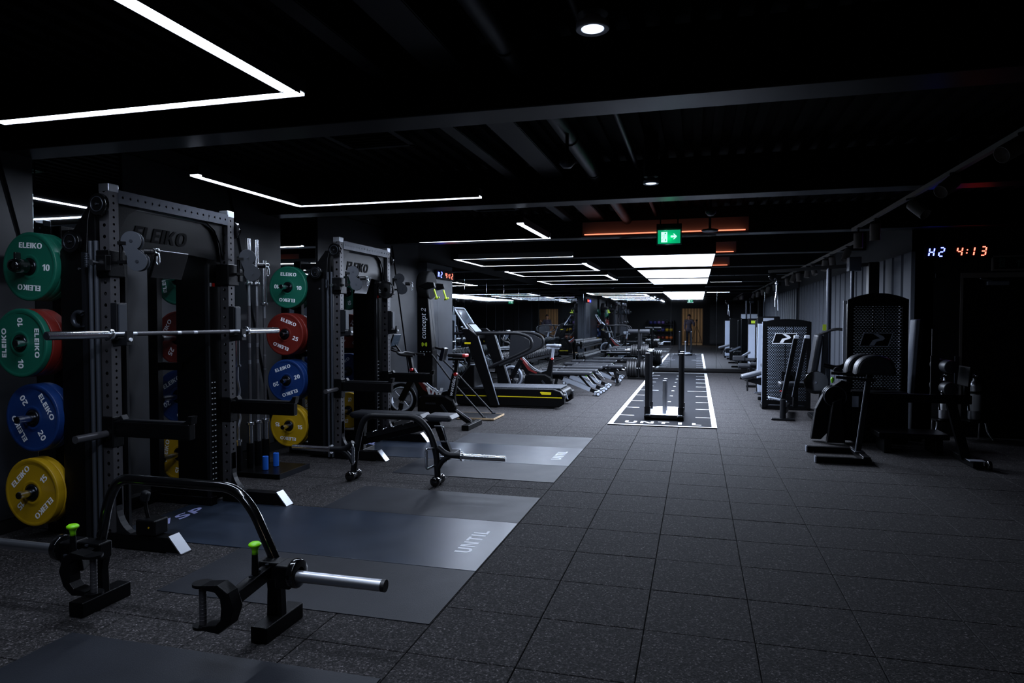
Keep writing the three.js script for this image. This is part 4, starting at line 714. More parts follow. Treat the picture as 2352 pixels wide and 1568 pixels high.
// ================================================================ DUMBBELLS
{
  const g = thing('dumbbell_rack', 'long two-tier black rack full of dumbbells below the mirrors', 'dumbbell rack', [-3.72, 0, -15.65]);
  const L = 4.9;
  [[0.58, -0.02], [0.14, 0.08]].forEach(([y, x]) => { obj('tier', [rb(0.05, 0.06, L, 0.006, x + 0.11, y - 0.02, 0), rb(0.05, 0.06, L, 0.006, x - 0.11, y + 0.04, 0)], M.black, g); obj('tier_lip', [bx(0.012, 0.05, L, x + 0.14, y - 0.01, 0)], M.charcoal, g); });
  for (const z of [-L / 2 + 0.05, 0, L / 2 - 0.05]) { obj('upright', [bar([-0.12, 0.0, z], [-0.16, 0.75, z], 0.06, 0.06, 0.005)], M.black, g); obj('foot', [rb(0.5, 0.05, 0.07, 0.005, 0.02, 0.026, z)], M.black, g); }
  const headG = r => keep([T(lathe([[0.001, -0.05], [r * 0.8, -0.05], [r, -0.035], [r, 0.035], [r * 0.8, 0.05], [0.001, 0.05]], 14, 'x'))]);
  const ringG = r => keep([tor(r * 0.62, 0.004, 0.051, 0, 0, 'x', 18, 5)]);
  const hs = [0.07, 0.085, 0.1].map(headG), rs = [0.07, 0.085, 0.1].map(ringG), handle = keep([cy(0.016, 0.016, 0.14, 0, 0, 0, 'x', 10)]);
  const names = ['upper', 'lower'];
  [[0.71, -0.02], [0.27, 0.08]].forEach(([y, x], t) => { for (let k = 0; k < 24; k++) {
    const i = Math.min(2, k / 8 | 0), d = thing('dumbbell', `round black dumbbell in the ${names[t]} tier of the long rack`, 'dumbbell', [-3.72 + x, y, -15.65 + L / 2 - 0.16 - k * 0.2], 0, `dumbbells on the ${names[t]} tier`); d.rotation.z = -0.22; if (t) d.position.y -= 0.01;
    obj('handle', handle, M.chrome, d); for (const s of [-1, 1]) { const m = obj('head', hs[i], M.rubberBlack, d); m.position.x = s * 0.11; const q = obj('head_ring', rs[i], M.greyMetal, m); if (s < 0) q.rotation.y = PI; }
  } });
}
// ================================================================ BLACK PLATE STAND
{
  const g = thing('plate_stand', 'black two-post plate stand with rolled pads near the end mirror', 'plate stand', [-1.38, 0, -17.5]);
  for (const z of [-0.32, 0.32]) { obj('post', [cy(0.03, 0.03, 1.2, 0, 0.61, z)], M.charcoal, g); obj('foot', [rb(0.55, 0.05, 0.07, 0.006, 0, 0.026, z)], M.black, g); obj('foot_cap', [rb(0.06, 0.055, 0.08, 0.006, 0.28, 0.03, z)], M.silver, g); objs('peg', [-0.17, 0.17].flatMap(x => [cy(0.022, 0.022, 0.34, x, 0.72, z, 'x', 14), cy(0.022, 0.022, 0.34, x, 0.27, z, 'x', 14)]), M.chrome, g); }
  obj('cross_tube', [cy(0.025, 0.025, 0.64, 0, 1.16, 0, 'z')], M.charcoal, g);
  objs('roller_pad', [cy(0.055, 0.055, 0.24, -0.14, 1.19, 0.32, 'x', 20), cy(0.055, 0.055, 0.24, 0.14, 1.19, 0.32, 'x', 20)], M.vinyl, g);
  const big = keep([lathe([[0.026, -0.03], [0.2, -0.03], [0.215, -0.022], [0.215, 0.022], [0.2, 0.03], [0.026, 0.03]], 28, 'x')]), small = keep([lathe([[0.026, -0.025], [0.12, -0.025], [0.13, -0.018], [0.13, 0.018], [0.12, 0.025], [0.026, 0.025]], 24, 'x')]);
  for (const z of [0.32, -0.32]) for (const s of [-1, 1]) for (let k = 0; k < 4; k++) {
    tag(Object.assign(obj('black_plate', big, M.rubberBlack), {}), `large black rubber plate on the low pegs of the plate stand`, 'weight plate', 'large black plates on the stand').position.set(-1.38 + s * (0.075 + k * 0.062), 0.27, -17.5 + z);
    if (k < 3) tag(obj('black_plate', small, M.rubberBlack), `small black rubber plate on the high pegs of the plate stand`, 'weight plate', 'small black plates on the stand').position.set(-1.38 + s * (0.07 + k * 0.052), 0.72, -17.5 + z);
  }
}
// ================================================================ SLED
{
  const g = thing('push_sled', 'black push sled with tall posts standing on the turf track', 'sled', [-0.45, 0.013, -10.6]);
  obj('deck', [ex([[-0.26, 0.5], [-0.26, -0.38], [-0.12, -0.52], [0.12, -0.52], [0.26, -0.38], [0.26, 0.5]], 0.012, 0.002).rotateX(PI / 2).translate(0, 0.075, 0)], mk(0xb8bcc6, 0.4, 0.6), g);
  objs('runner', [-0.235, 0.235].map(x => ex([[-0.55, 0.06], [-0.47, 0.0], [0.5, 0.0], [0.54, 0.04], [0.54, 0.07], [-0.55, 0.07]], 0.09, 0.003).rotateY(PI / 2).translate(x, 0, 0)), M.black, g);
  obj('cross_tube', [rb(0.5, 0.05, 0.05, 0.005, 0, 0.055, 0.48)], M.black, g);
  for (const x of [-0.24, 0.24]) for (const z of [0.42, -0.2]) { obj('post_socket', [cy(0.045, 0.045, 0.12, x, 0.13, z)], M.black, g); const p = obj('post', [cy(0.036, 0.036, 0.9, x, 0.52, z, 'y', 18)], M.charcoal, g); obj('post_cap', [cy(0.032, 0.032, 0.006, x, 0.972, z, 'y', 16)], M.silver, p); }
  for (const z of [0.3, -0.05]) { const p = obj('plate_post', [cy(0.028, 0.028, 0.48, 0.0, 0.32, z, 'y', 18)], M.brushed, g); obj('post_cap', [cy(0.024, 0.024, 0.005, 0.0, 0.562, z, 'y', 16)], M.whitePlastic, p); }
  objs('deck_slot', [bx(0.12, 0.002, 0.02, -0.15, 0.0825, 0.25, 0, 0.3), bx(0.12, 0.002, 0.02, 0.15, 0.0825, 0.05, 0, 0.3)], M.blackMatte, g);
}
// ================================================================ SKI MACHINE on its floor stand
{
  const x0 = -4.0, z0 = -9.78, g = thing('ski_machine', 'tall black ski machine with lime handles on a wood-edged floor stand', 'ski machine', [x0, 0, z0]);
  obj('floor_board', [rb(1.3, 0.02, 0.56, 0.004, 0.5, 0.024, 0, 0, 0, 0, 1)], M.charcoal, g);
  objs('board_edge', [bx(0.008, 0.024, 0.56, 1.154, 0.023, 0), bx(1.3, 0.024, 0.008, 0.5, 0.023, 0.284), bx(1.3, 0.024, 0.008, 0.5, 0.023, -0.284)], M.wood, g);
  obj('column', [ex([[-0.12, 0.02], [-0.12, 2.06], [0.0, 2.08], [0.05, 1.95], [0.13, 1.0], [0.13, 0.02]], 0.2, 0.012)], M.black, g);
  obj('flywheel_case', [T(lathe([[0.001, -0.09], [0.2, -0.09], [0.22, -0.06], [0.22, 0.06], [0.2, 0.09], [0.001, 0.09]], 32, 'x'), 0.0, 2.0, 0)], M.blackMatte, g);
  obj('side_lettering', [text('concept 2', 0.072, 0.0015, SERIF, 1.05).applyMatrix4(new THREE.Matrix4().makeShear(0, 0, 0.2, 0, 0, 0)).rotateZ(PI / 2).translate(-0.0, 1.42, 0.101)], M.print, g);
  obj('side_emblem', [ex([[-0.03, -0.035], [-0.005, -0.01], [-0.005, 0.01], [-0.03, 0.035], [-0.045, 0.02], [-0.045, -0.02]], 0.002).translate(0.0, 1.1, 0.101), ex([[0.03, -0.035], [0.005, -0.01], [0.005, 0.01], [0.03, 0.035], [0.045, 0.02], [0.045, -0.02]], 0.002).translate(0.0, 1.1, 0.101)], M.limeDim, g);
  for (const s of [-1, 1]) {
    obj('arm', [ex([[-0.04, 1.98], [0.1, 2.04], [0.2, 2.03], [0.22, 1.96], [0.1, 1.93]], 0.05, 0.006).translate(0, 0, s * 0.2)], M.black, g);
    obj('handle', [tube([[0.2, 1.93, s * 0.2], [0.25, 1.8, s * 0.2 + 0.02]], 0.014, 0, 10), sp(0.024, 0.25, 1.8, s * 0.2 + 0.02), tube([[0.215, 1.785, s * 0.2], [0.29, 1.81, s * 0.2 + 0.02]], 0.012, 0, 8)], M.limeDim, g);
    obj('rope', [tube([[0.1, 1.94, s * 0.17], [0.18, 0.95, s * 0.05]], 0.003, 0, 6)], M.greyMetal, g);
    obj('strut', [tube([[0.12, 0.95, s * 0.1], [0.45, 0.6, s * 0.22], [0.98, 0.05, s * 0.24]], 0.014, 0.1, 10)], M.charcoal, g); obj('strut_foot', [rb(0.06, 0.014, 0.05, 0.003, 1.0, 0.042, s * 0.24)], M.greyMetal, g);
  }
  objs('vent_dot', [0, 1, 2, 3].map(k => cy(0.006, 0.006, 0.004, -0.06 + k * 0.05, 0.99, 0.1, 'z', 8)), M.print, g);
  const mo = obj('monitor', [rb(0.06, 0.2, 0.16, 0.012, 0.28, 0.95, 0.02, 0, 0, -0.25)], M.blackGloss, g); obj('monitor_screen', [rb(0.006, 0.1, 0.12, 0.002, 0.312, 0.97, 0.02, 0, 0, -0.25)], M.vinylGrey, mo); obj('monitor_arm', [bar([0.14, 1.05, 0.02], [0.27, 1.02, 0.02], 0.03, 0.03)], M.black, mo);
}
// ================================================================ INDOOR BIKES
function bike(label, x0, z0, c) { // flywheel towards the wall (-x), saddle towards the aisle
  const g = thing('indoor_bike', label, 'indoor bike', [x0, 0, z0]);
  const fr = x => x; // frame outline in the x-y plane
  obj('frame', [ex([[-0.34, 0.78], [-0.26, 0.8], [-0.2, 0.66], [0.0, 0.5], [0.14, 0.46], [0.25, 0.52], [0.3, 0.74], [0.38, 0.74], [0.34, 0.42], [0.36, 0.24], [-0.1, 0.3], [-0.22, 0.5]], 0.07, 0.012)], c.frame, g);
  obj('drive_case', [ex([[-0.2, 0.25], [-0.18, 0.4], [-0.1, 0.44], [0.22, 0.44], [0.33, 0.38], [0.36, 0.3], [0.33, 0.22], [0.22, 0.16], [-0.12, 0.18]], 0.14, 0.03)], M.black, g);
  const stripeA = obj('frame_stripe', [ex([[-0.29, 0.73], [-0.25, 0.74], [-0.06, 0.52], [0.06, 0.46], [0.04, 0.43], [-0.12, 0.5]], 0.076, 0.001)], c.stripe, g);
  obj('frame_edge', [tube([[-0.24, 0.77, 0.036], [-0.06, 0.58, 0.036], [0.12, 0.47, 0.036], [0.24, 0.5, 0.036]], 0.008, 0.1, 8)], c.edge, g);
  if (c.text) { objs('frame_lettering', [text(c.text[0], 0.13, 0.002, BOLD, 1.5).translate(0.05, 0.47, 0.0365), text(c.text[1], 0.044, 0.002, BOLD, 1.1).rotateZ(1.35).translate(0.315, 0.57, 0.0365)], M.print, g); obj('case_lettering', [text(c.text[2], 0.022, 0.002, BOLD, 1.2).translate(-0.0, 0.32, 0.0705)], M.pulley, g); }
  const wh = obj('flywheel_guard', [tor(0.2, 0.026, -0.46, 0.36, 0, 'z', 36, 10)], c.guard, g);
  const fw = obj('flywheel', [T(lathe([[0.15, -0.03], [0.175, -0.03], [0.175, 0.03], [0.15, 0.03], [0.15, -0.03]], 36, 'z'), -0.46, 0.36, 0)], c.wheel, g);
  for (let k = 0; k < 5; k++) { const a = k * 2 * PI / 5 + 0.3; obj('fan_blade', [ex([[0.02, -0.014], [0.165, -0.085], [0.172, 0.03], [0.02, 0.014]], 0.012, 0.001).rotateZ(a).translate(-0.46, 0.36, 0)], c.wheel, fw); }
  obj('flywheel_hub', [cy(0.025, 0.025, 0.08, -0.46, 0.36, 0, 'z', 16)], c.stripe, fw);
  obj('fork', [ex([[-0.5, 0.36], [-0.3, 0.72], [-0.22, 0.68], [-0.42, 0.33]], 0.1, 0.006).translate(0, 0, 0)], M.black, g);
  obj('front_foot', [rb(0.09, 0.07, 0.56, 0.008, -0.5, 0.036, 0), bar([-0.46, 0.3, 0], [-0.5, 0.07, 0], 0.06, 0.06)], M.black, g);
  obj('rear_leg', [bar([0.28, 0.24, 0], [0.56, 0.06, 0], 0.07, 0.06, 0.006)], M.black, g); obj('rear_foot', [rb(0.1, 0.07, 0.6, 0.008, 0.58, 0.036, 0)], M.black, g); obj('leg_rail', [bar([0.3, 0.275, 0], [0.57, 0.1, 0], 0.02, 0.01)], M.greyMetal, g);
  obj('seat_post', [bar([0.34, 0.7, 0], [0.37, 0.93, 0], 0.045, 0.06, 0.004), bx(0.24, 0.03, 0.04, 0.36, 0.93, 0)], c.post, g);
  const s = new THREE.Shape(); s.moveTo(-0.13, -0.02); s.quadraticCurveTo(0, -0.03, 0.05, -0.08); s.quadraticCurveTo(0.13, -0.1, 0.14, -0.05); s.lineTo(0.14, 0.05); s.quadraticCurveTo(0.13, 0.1, 0.05, 0.08); s.quadraticCurveTo(0, 0.03, -0.13, 0.02);
  const sad = obj('saddle', [ex(s, 0.05, 0.02).rotateX(-PI / 2).translate(0.36, 0.985, 0)], c.saddle, g); obj('saddle_rear', [rb(0.05, 0.05, 0.17, 0.02, 0.485, 0.985, 0, 0, 0, 0, 3)], c.saddleRear, sad);
  obj('handlebar_post', [bar([-0.3, 0.76, 0], [-0.34, 0.98, 0], 0.05, 0.06, 0.005), bx(0.22, 0.03, 0.05, -0.36, 0.985, 0)], c.post, g);
  obj('handlebar', [tube([[-0.2, 0.98, 0.2], [-0.38, 0.99, 0.22], [-0.48, 1.02, 0.12], [-0.46, 1.0, 0], [-0.48, 1.02, -0.12], [-0.38, 0.99, -0.22], [-0.2, 0.98, -0.2]], 0.017, 0.06, 10), tube([[-0.46, 1.01, 0.05], [-0.62, 1.06, 0.05], [-0.66, 1.12, 0.04]], 0.015, 0.03, 8), tube([[-0.46, 1.01, -0.05], [-0.62, 1.06, -0.05], [-0.66, 1.12, -0.04]], 0.015, 0.03, 8)], M.rubberBlack, g);
  const sc = obj('screen', [rb(0.02, 0.2, 0.26, 0.008, -0.56, 1.18, 0, 0, 0, -0.35)], M.blackGloss, g); obj('screen_glass', [rb(0.004, 0.17, 0.23, 0.002, -0.548, 1.183, 0, 0, 0, -0.35)], M.screenGlass, sc); obj('screen_stalk', [bar([-0.46, 1.0, 0], [-0.55, 1.12, 0], 0.03, 0.02)], M.black, sc);
  for (const t of [-1, 1]) { const cr = obj('crank', [bar([0.16, 0.31, t * 0.09], [0.16 + t * 0.1, 0.31 - t * 0.12, t * 0.1], 0.02, 0.03)], M.greyMetal, g); obj('pedal', [rb(0.1, 0.03, 0.09, 0.006, 0.16 + t * 0.1, 0.31 - t * 0.12, t * 0.16)], M.rubberBlack, cr); }
  objs('adjuster', [cy(0.022, 0.022, 0.05, 0.36, 0.73, 0.05, 'z', 14), cy(0.022, 0.022, 0.05, -0.29, 0.78, 0.05, 'z', 14)], c.knob, g);
  return g;
}
bike('black and red indoor bike with a white fan wheel beside the ski machine', -3.54, -8.85, { frame: M.black, stripe: M.redDark, edge: M.silver, guard: M.black, wheel: M.whitePlastic, post: M.black, saddle: M.rubberBlack, saddleRear: M.redPlastic, knob: M.redPlastic, text: ['W', 'wattbike', 'NUCLEUS'] });
bike('black and silver indoor bike with a grey flywheel behind the treadmill', -3.02, -12.85, { frame: M.black, stripe: M.redDark, edge: M.silver, guard: M.silver, wheel: M.greyMetal, post: M.silver, saddle: M.silver, saddleRear: M.silver, knob: M.redPlastic });
// ================================================================ TREADMILL
{
  const x0 = -3.06, z0 = -11.48, g = thing('treadmill', 'black slat treadmill with a yellow side line and looped handrails', 'treadmill', [x0, 0, z0]), hz = 0.46;
  const side = [[-0.95, 0.03], [-0.95, 0.2], [-0.8, 0.31], [0.78, 0.325], [0.9, 0.29], [0.97, 0.2], [0.97, 0.09], [0.88, 0.03]];
  for (const s of [-1, 1]) {
    const sd = obj('side_skirt', [ex(side, 0.12, 0.012).translate(0, 0, s * (hz - 0.06))], M.black, g);
    objs('yellow_line', [bar([-0.93, 0.185, s * (hz + 0.001)], [-0.33, 0.187, s * (hz + 0.001)], 0.004, 0.014), bar([-0.17, 0.187, s * (hz + 0.001)], [0.93, 0.19, s * (hz + 0.001)], 0.004, 0.014)], mk(0xd8c400, 0.5), sd);
    obj('yellow_badge', [ex([[0.56, 0.27], [0.59, 0.235], [0.74, 0.235], [0.75, 0.245], [0.75, 0.275], [0.57, 0.28]], 0.004, 0.001).translate(0, 0, s * (hz + 0.002))], mk(0xd8c400, 0.5), sd);
    obj('upright', [ex([[-0.28, 0.03], [-0.13, 0.03], [-0.5, 1.2], [-0.66, 1.32], [-0.78, 1.32], [-0.72, 1.16]], 0.07, 0.008).translate(0, 0, s * (hz + 0.0 + 0.036))], M.black, g);
    obj('upright_edge', [bar([-0.128, 0.05, s * (hz + 0.066)], [-0.495, 1.19, s * (hz + 0.066)], 0.012, 0.012)], M.silver, g);
    obj('handrail', [tube([[-0.95, 1.24, s * (hz - 0.02)], [0.2, 1.25, s * (hz - 0.02)], [0.4, 1.18, s * (hz - 0.02)], [0.43, 1.02, s * (hz - 0.02)], [0.2, 0.9, s * (hz - 0.02)], [-0.4, 0.64, s * (hz - 0.02)]], 0.025, 0.13, 12)], M.charcoal, g);
    obj('rail_infill', [ex([[0.05, 1.23], [0.22, 1.22], [0.37, 1.14], [0.4, 1.02], [0.22, 0.9], [0.02, 0.84]], 0.02, 0.006).translate(0, 0, s * (hz - 0.02))], M.vinyl, g);
    obj('rear_cap', [rb(0.16, 0.09, 0.16, 0.03, 0.9, 0.2, s * (hz - 0.08), 0, 0, 0, 3)], M.charcoal, g);
    obj('yellow_logo', [rb(0.11, 0.03, 0.004, 0.0015, -0.68, 1.08, s * (hz + 0.074))], mk(0xd8c400, 0.5), g);
  }
  for (let k = 0; k < 26; k++) obj('belt_slat', [rb(0.062, 0.018, 0.66, 0.004, -0.78 + k * 0.065, 0.318 + 0.0004 * k, 0, 0, 0, 0, 1)], M.pulley, g);
  obj('belt_end', [cy(0.09, 0.09, 0.66, 0.86, 0.22, 0, 'z', 24)], M.black, g);
  obj('end_bracket', [ex([[0.8, 0.33], [0.95, 0.26], [0.99, 0.14], [0.97, 0.14], [0.93, 0.25], [0.8, 0.31]], 0.02, 0.002).translate(0, 0, 0.2)], M.silver, g);
  objs('floor_wheel', [-0.3, 0.3].map(z => cy(0.05, 0.05, 0.06, -0.2, 0.05, z, 'z', 18)), M.rubberBlack, g);
  obj('motor_hood', [ex([[-0.95, 0.05], [-0.97, 0.25], [-0.9, 0.45], [-0.7, 0.7], [-0.62, 0.7], [-0.62, 0.32], [-0.62, 0.05]], 0.7, 0.02)], M.black, g);
  const cn = obj('console', [rb(0.04, 0.36, 0.5, 0.02, -0.92, 1.5, 0, 0, 0, 0.5, 3), rb(0.05, 0.26, 0.46, 0.02, -0.74, 1.31, 0, 0, 0, 0.75)], M.blackGloss, g);
  obj('console_screen', [rb(0.006, 0.29, 0.42, 0.002, -0.897, 1.512, 0, 0, 0, 0.5)], M.screenGlass, cn); obj('console_keys', [rb(0.006, 0.17, 0.36, 0.002, -0.712, 1.33, 0, 0, 0, 0.75)], M.vinylGrey, cn);
  obj('console_frame', [tube([[-0.7, 1.2, 0.27], [-1.02, 1.68, 0.27], [-1.02, 1.68, -0.27], [-0.7, 1.2, -0.27]], 0.016, 0.05, 10)], M.silver, cn);
  obj('console_arm', [bar([-0.7, 1.18, hz - 0.02], [-0.7, 1.18, -hz + 0.02], 0.08, 0.08, 0.01)], M.black, g);
}
// ================================================================ PIN-LOADED MACHINES
function badge(parent, x, y, z, w, m) { // slanted frame with an arrow-like mark
  const h = w * 0.5, k = w * 0.12, o = [[-w / 2 - k / 2, -h / 2], [w / 2 - k / 2 - 0.01, -h / 2], [w / 2 + k / 2, h / 2], [-w / 2 + k / 2 + 0.01, h / 2]], sc = 0.94, i = o.map(([a, b]) => [a * sc, b * (sc - 0.04)]);
  const pl = obj('badge_plate', [ex(o, 0.006).translate(x, y, z)], M.black, parent);
  obj('badge_frame', [ex(o, 0.003, 0, [i]).translate(x, y, z + 0.0045)], m, pl);
  const u = w / 10;
  obj('badge_mark', [ex([[-0.9 * u, 2.1 * u], [0.6 * u, 2.1 * u], [2.4 * u, 1.2 * u], [2.9 * u, 0.4 * u], [2.2 * u, -0.2 * u], [0.2 * u, -0.7 * u], [-0.6 * u, -2.1 * u], [-2.2 * u, -2.1 * u], [-1.0 * u, -0.1 * u], [1.3 * u, 0.5 * u]], 0.003).translate(x, y, z + 0.0045)], m, pl);
}
function shroud(parent, x, z, w, h, arch, m) { // perforated front and rear sheets in a rounded black frame, weight stack between
  const s = new THREE.Shape(); s.moveTo(-w / 2, 0.03); s.lineTo(-w / 2, h - arch); s.quadraticCurveTo(0, h + arch * 0.6, w / 2, h - arch); s.lineTo(w / 2, 0.03); s.lineTo(w / 2 - 0.06, 0.03); s.quadraticCurveTo(w / 2 - 0.08, 0.09, w / 2 - 0.14, 0.09); s.lineTo(-w / 2 + 0.14, 0.09); s.quadraticCurveTo(-w / 2 + 0.08, 0.09, -w / 2 + 0.06, 0.03); s.closePath();
  const iw = w - 0.14, ih = h - arch - 0.24, hole = [[-iw / 2, 0.16], [iw / 2, 0.16], [iw / 2, 0.16 + ih], [-iw / 2, 0.16 + ih]];
  obj('front_shroud', [ex(s, 0.02, 0.004, [hole]).translate(x, 0, z)], M.black, parent);
  const sh = keep([perf(iw + 0.01, ih + 0.01, Math.round(iw / 0.036), Math.round(ih / 0.021), 0.012, 0.0065, true)]);
  const a = obj('perforated_sheet', sh, M.black, parent); a.position.set(x, 0.16 + ih / 2, z - 0.004);
  obj('rear_cover', [rb(w - 0.04, h - arch - 0.08, 0.015, 0.004, x, (h - arch) / 2 + 0.04, z - 0.36)], m, parent);
  objs('frame_post', [-1, 1].map(q => rb(0.05, h - arch - 0.1, 0.08, 0.006, x + q * (w / 2 - 0.03), (h - arch) / 2, z - 0.05)), M.black, parent);
  for (let k = 0; k < 12; k++) obj('stack_weight', [rb(0.22, 0.036, 0.1, 0.003, x + w * 0.08, 0.16 + k * 0.04, z - 0.18, 0, 0, 0, 1)], M.blackMatte, parent);
  objs('stack_rod', [-0.06, 0.06].map(q => cy(0.011, 0.011, h - arch - 0.15, x + w * 0.08 + q, (h - arch) / 2, z - 0.18, 'y', 10)), M.chrome, parent);
  obj('base_frame', [rb(w, 0.07, 0.4, 0.008, x, 0.036, z - 0.2)], M.black, parent);
}
const machineGrp = 'pin-loaded machines along the ribbed wall';
{ // A: press machine with a bright badge
  const g = thing('press_machine', 'black pin-loaded press machine with a bright arrow badge and perforated shroud', 'weight machine', [0, 0, 0], 0, machineGrp);
  shroud(g, 1.42, -11.9, 0.74, 1.5, 0.06, M.vinylGrey);
  badge(g, 1.38, 1.17, -11.875, 0.34, M.white);
  obj('main_beam', [bar([1.42, 0.1, -11.7], [1.25, 0.14, -10.75], 0.08, 0.1, 0.008), bar([1.25, 0.14, -10.8], [1.24, 0.02, -10.68], 0.06, 0.06)], M.black, g);
  obj('front_post', [cy(0.045, 0.04, 0.3, 1.23, 0.16, -10.66), rb(0.32, 0.03, 0.09, 0.008, 1.23, 0.016, -10.66)], M.charcoal, g);
  obj('seat_pad', [rb(0.42, 0.07, 0.32, 0.03, 1.42, 0.5, -11.05, 0, 0, 0, 3)], M.vinyl, g); obj('seat_post', [bar([1.45, 0.15, -11.05], [1.45, 0.47, -11.05], 0.07, 0.07, 0.005)], M.black, g);
  obj('back_pad', [rb(0.1, 0.62, 0.32, 0.04, 1.72, 0.95, -11.05, 0, 0, -0.15, 3)], M.vinyl, g); obj('back_post', [bar([1.8, 0.1, -11.05], [1.86, 1.3, -11.05], 0.06, 0.08, 0.005)], M.black, g);
  for (const [dx, l] of [[0, 0], [0.17, 1]]) { obj('lever_arm', [bar([1.24 + dx, 0.32, -10.72 - dx], [1.4 + dx, 1.2, -10.72 - dx], 0.06, 0.08, 0.006)], M.black, g); obj('lever_edge', [bar([1.205 + dx, 0.33, -10.69 - dx], [1.365 + dx, 1.2, -10.69 - dx], 0.008, 0.012)], M.silver, g); obj('lever_cap', [rb(0.07, 0.05, 0.07, 0.01, 1.41 + dx, 1.22, -10.72 - dx)], M.whitePlastic, g); }
  obj('foot_plate', [rb(0.26, 0.02, 0.2, 0.005, 1.2, 0.26, -11.1, 0, 0, -0.2)], M.silver, g);
  obj('pivot', [cy(0.05, 0.05, 0.2, 1.32, 0.62, -10.8, 'z', 20)], M.blackGloss, g); obj('red_pin', [cy(0.008, 0.008, 0.07, 1.25, 0.4, -10.95, 'x', 8)], M.redPlastic, g);
  obj('grip_bar', [tube([[1.75, 1.25, -10.95], [1.95, 1.34, -10.9], [2.1, 1.33, -10.85], [2.14, 1.2, -10.85]], 0.02, 0.06, 10)], M.rubberBlack, g);
  obj('instruction_label', [bx(0.05, 0.09, 0.003, 1.83, 1.36, -10.98)], M.limeDim, g); obj('selector_cam', [T(lathe([[0.02, -0.02], [0.16, -0.02], [0.17, 0], [0.16, 0.02], [0.02, 0.02]], 30, 'z'), 1.7, 0.55, -10.85)], M.blackGloss, g);
}
{ // B: tall shroud with a dim badge
  const g = thing('pulldown_machine', 'tall black machine with arched perforated shroud and dark grey arrow badge', 'weight machine', [0, 0, 0], 0, machineGrp);
  shroud(g, 2.14, -9.25, 0.68, 1.82, 0.1, M.whitePlastic);
  badge(g, 2.12, 1.23, -9.225, 0.34, M.vinylGrey);
  obj('body', [ex([[1.35, 0.03], [1.4, 0.4], [1.5, 0.62], [1.68, 0.75], [1.78, 0.72], [1.8, 0.03], [1.68, 0.03], [1.62, 0.1], [1.52, 0.1], [1.46, 0.03]], 0.12, 0.01).translate(0, 0, -8.95)], M.black, g);
  obj('side_leg', [ex([[1.5, 0.02], [1.56, 0.5], [1.66, 0.55], [1.7, 0.02]], 0.1, 0.01).translate(0, 0, -8.78)], M.black, g);
  for (const z of [-8.82, -8.9, -8.98]) { const c = obj('cam', [T(lathe([[0.03, -0.012], [0.12, -0.012], [0.128, 0], [0.12, 0.012], [0.03, 0.012]], 32, 'z'), 1.6, 0.56, z)], M.black, g); obj('cam_rim', [tor(0.12, 0.006, 1.6, 0.56, z + 0.014, 'z', 32, 6)], M.greyMetal, c); }
  obj('lime_knob', [lathe([[0.001, 0.07], [0.018, 0.06], [0.022, 0.04], [0.014, 0.015], [0.01, 0]], 16).translate(1.57, 0.72, -8.85)], M.lime, g);
  obj('arm', [tube([[1.5, 0.92, -9.0], [1.66, 0.88, -8.95], [1.8, 0.98, -9.0], [1.92, 0.95, -9.05]], 0.03, 0.08, 10)], M.black, g); obj('arm_roller', [cy(0.05, 0.05, 0.12, 1.64, 0.86, -8.95, 'z', 18)], M.vinyl, g);
  obj('notice', [bx(0.07, 0.13, 0.003, 1.83, 0.5, -8.88)], M.vinylGrey, g);
  obj('lower_cover', [rb(0.62, 0.6, 0.3, 0.02, 2.1, 0.32, -9.06)], M.black, g);
}
{ // leaning bench pad between the tall machine and the wall
  const g = thing('incline_board', 'narrow pale padded board leaning upright beside the ribbed wall', 'bench board', [2.58, 0, -9.45]);
  obj('pad', [rb(0.06, 1.0, 0.22, 0.02, 0, 0.98, 0, 0, 0, -0.06, 3)], M.vinylGrey, g); obj('pad_back', [rb(0.05, 1.0, 0.2, 0.01, 0.05, 0.98, 0, 0, 0, -0.06)], M.blackMatte, g);
  obj('frame', [bar([0.02, 0.02, 0], [0.03, 0.52, 0], 0.05, 0.05), rb(0.1, 0.04, 0.4, 0.008, 0.02, 0.021, 0)], M.black, g);
}
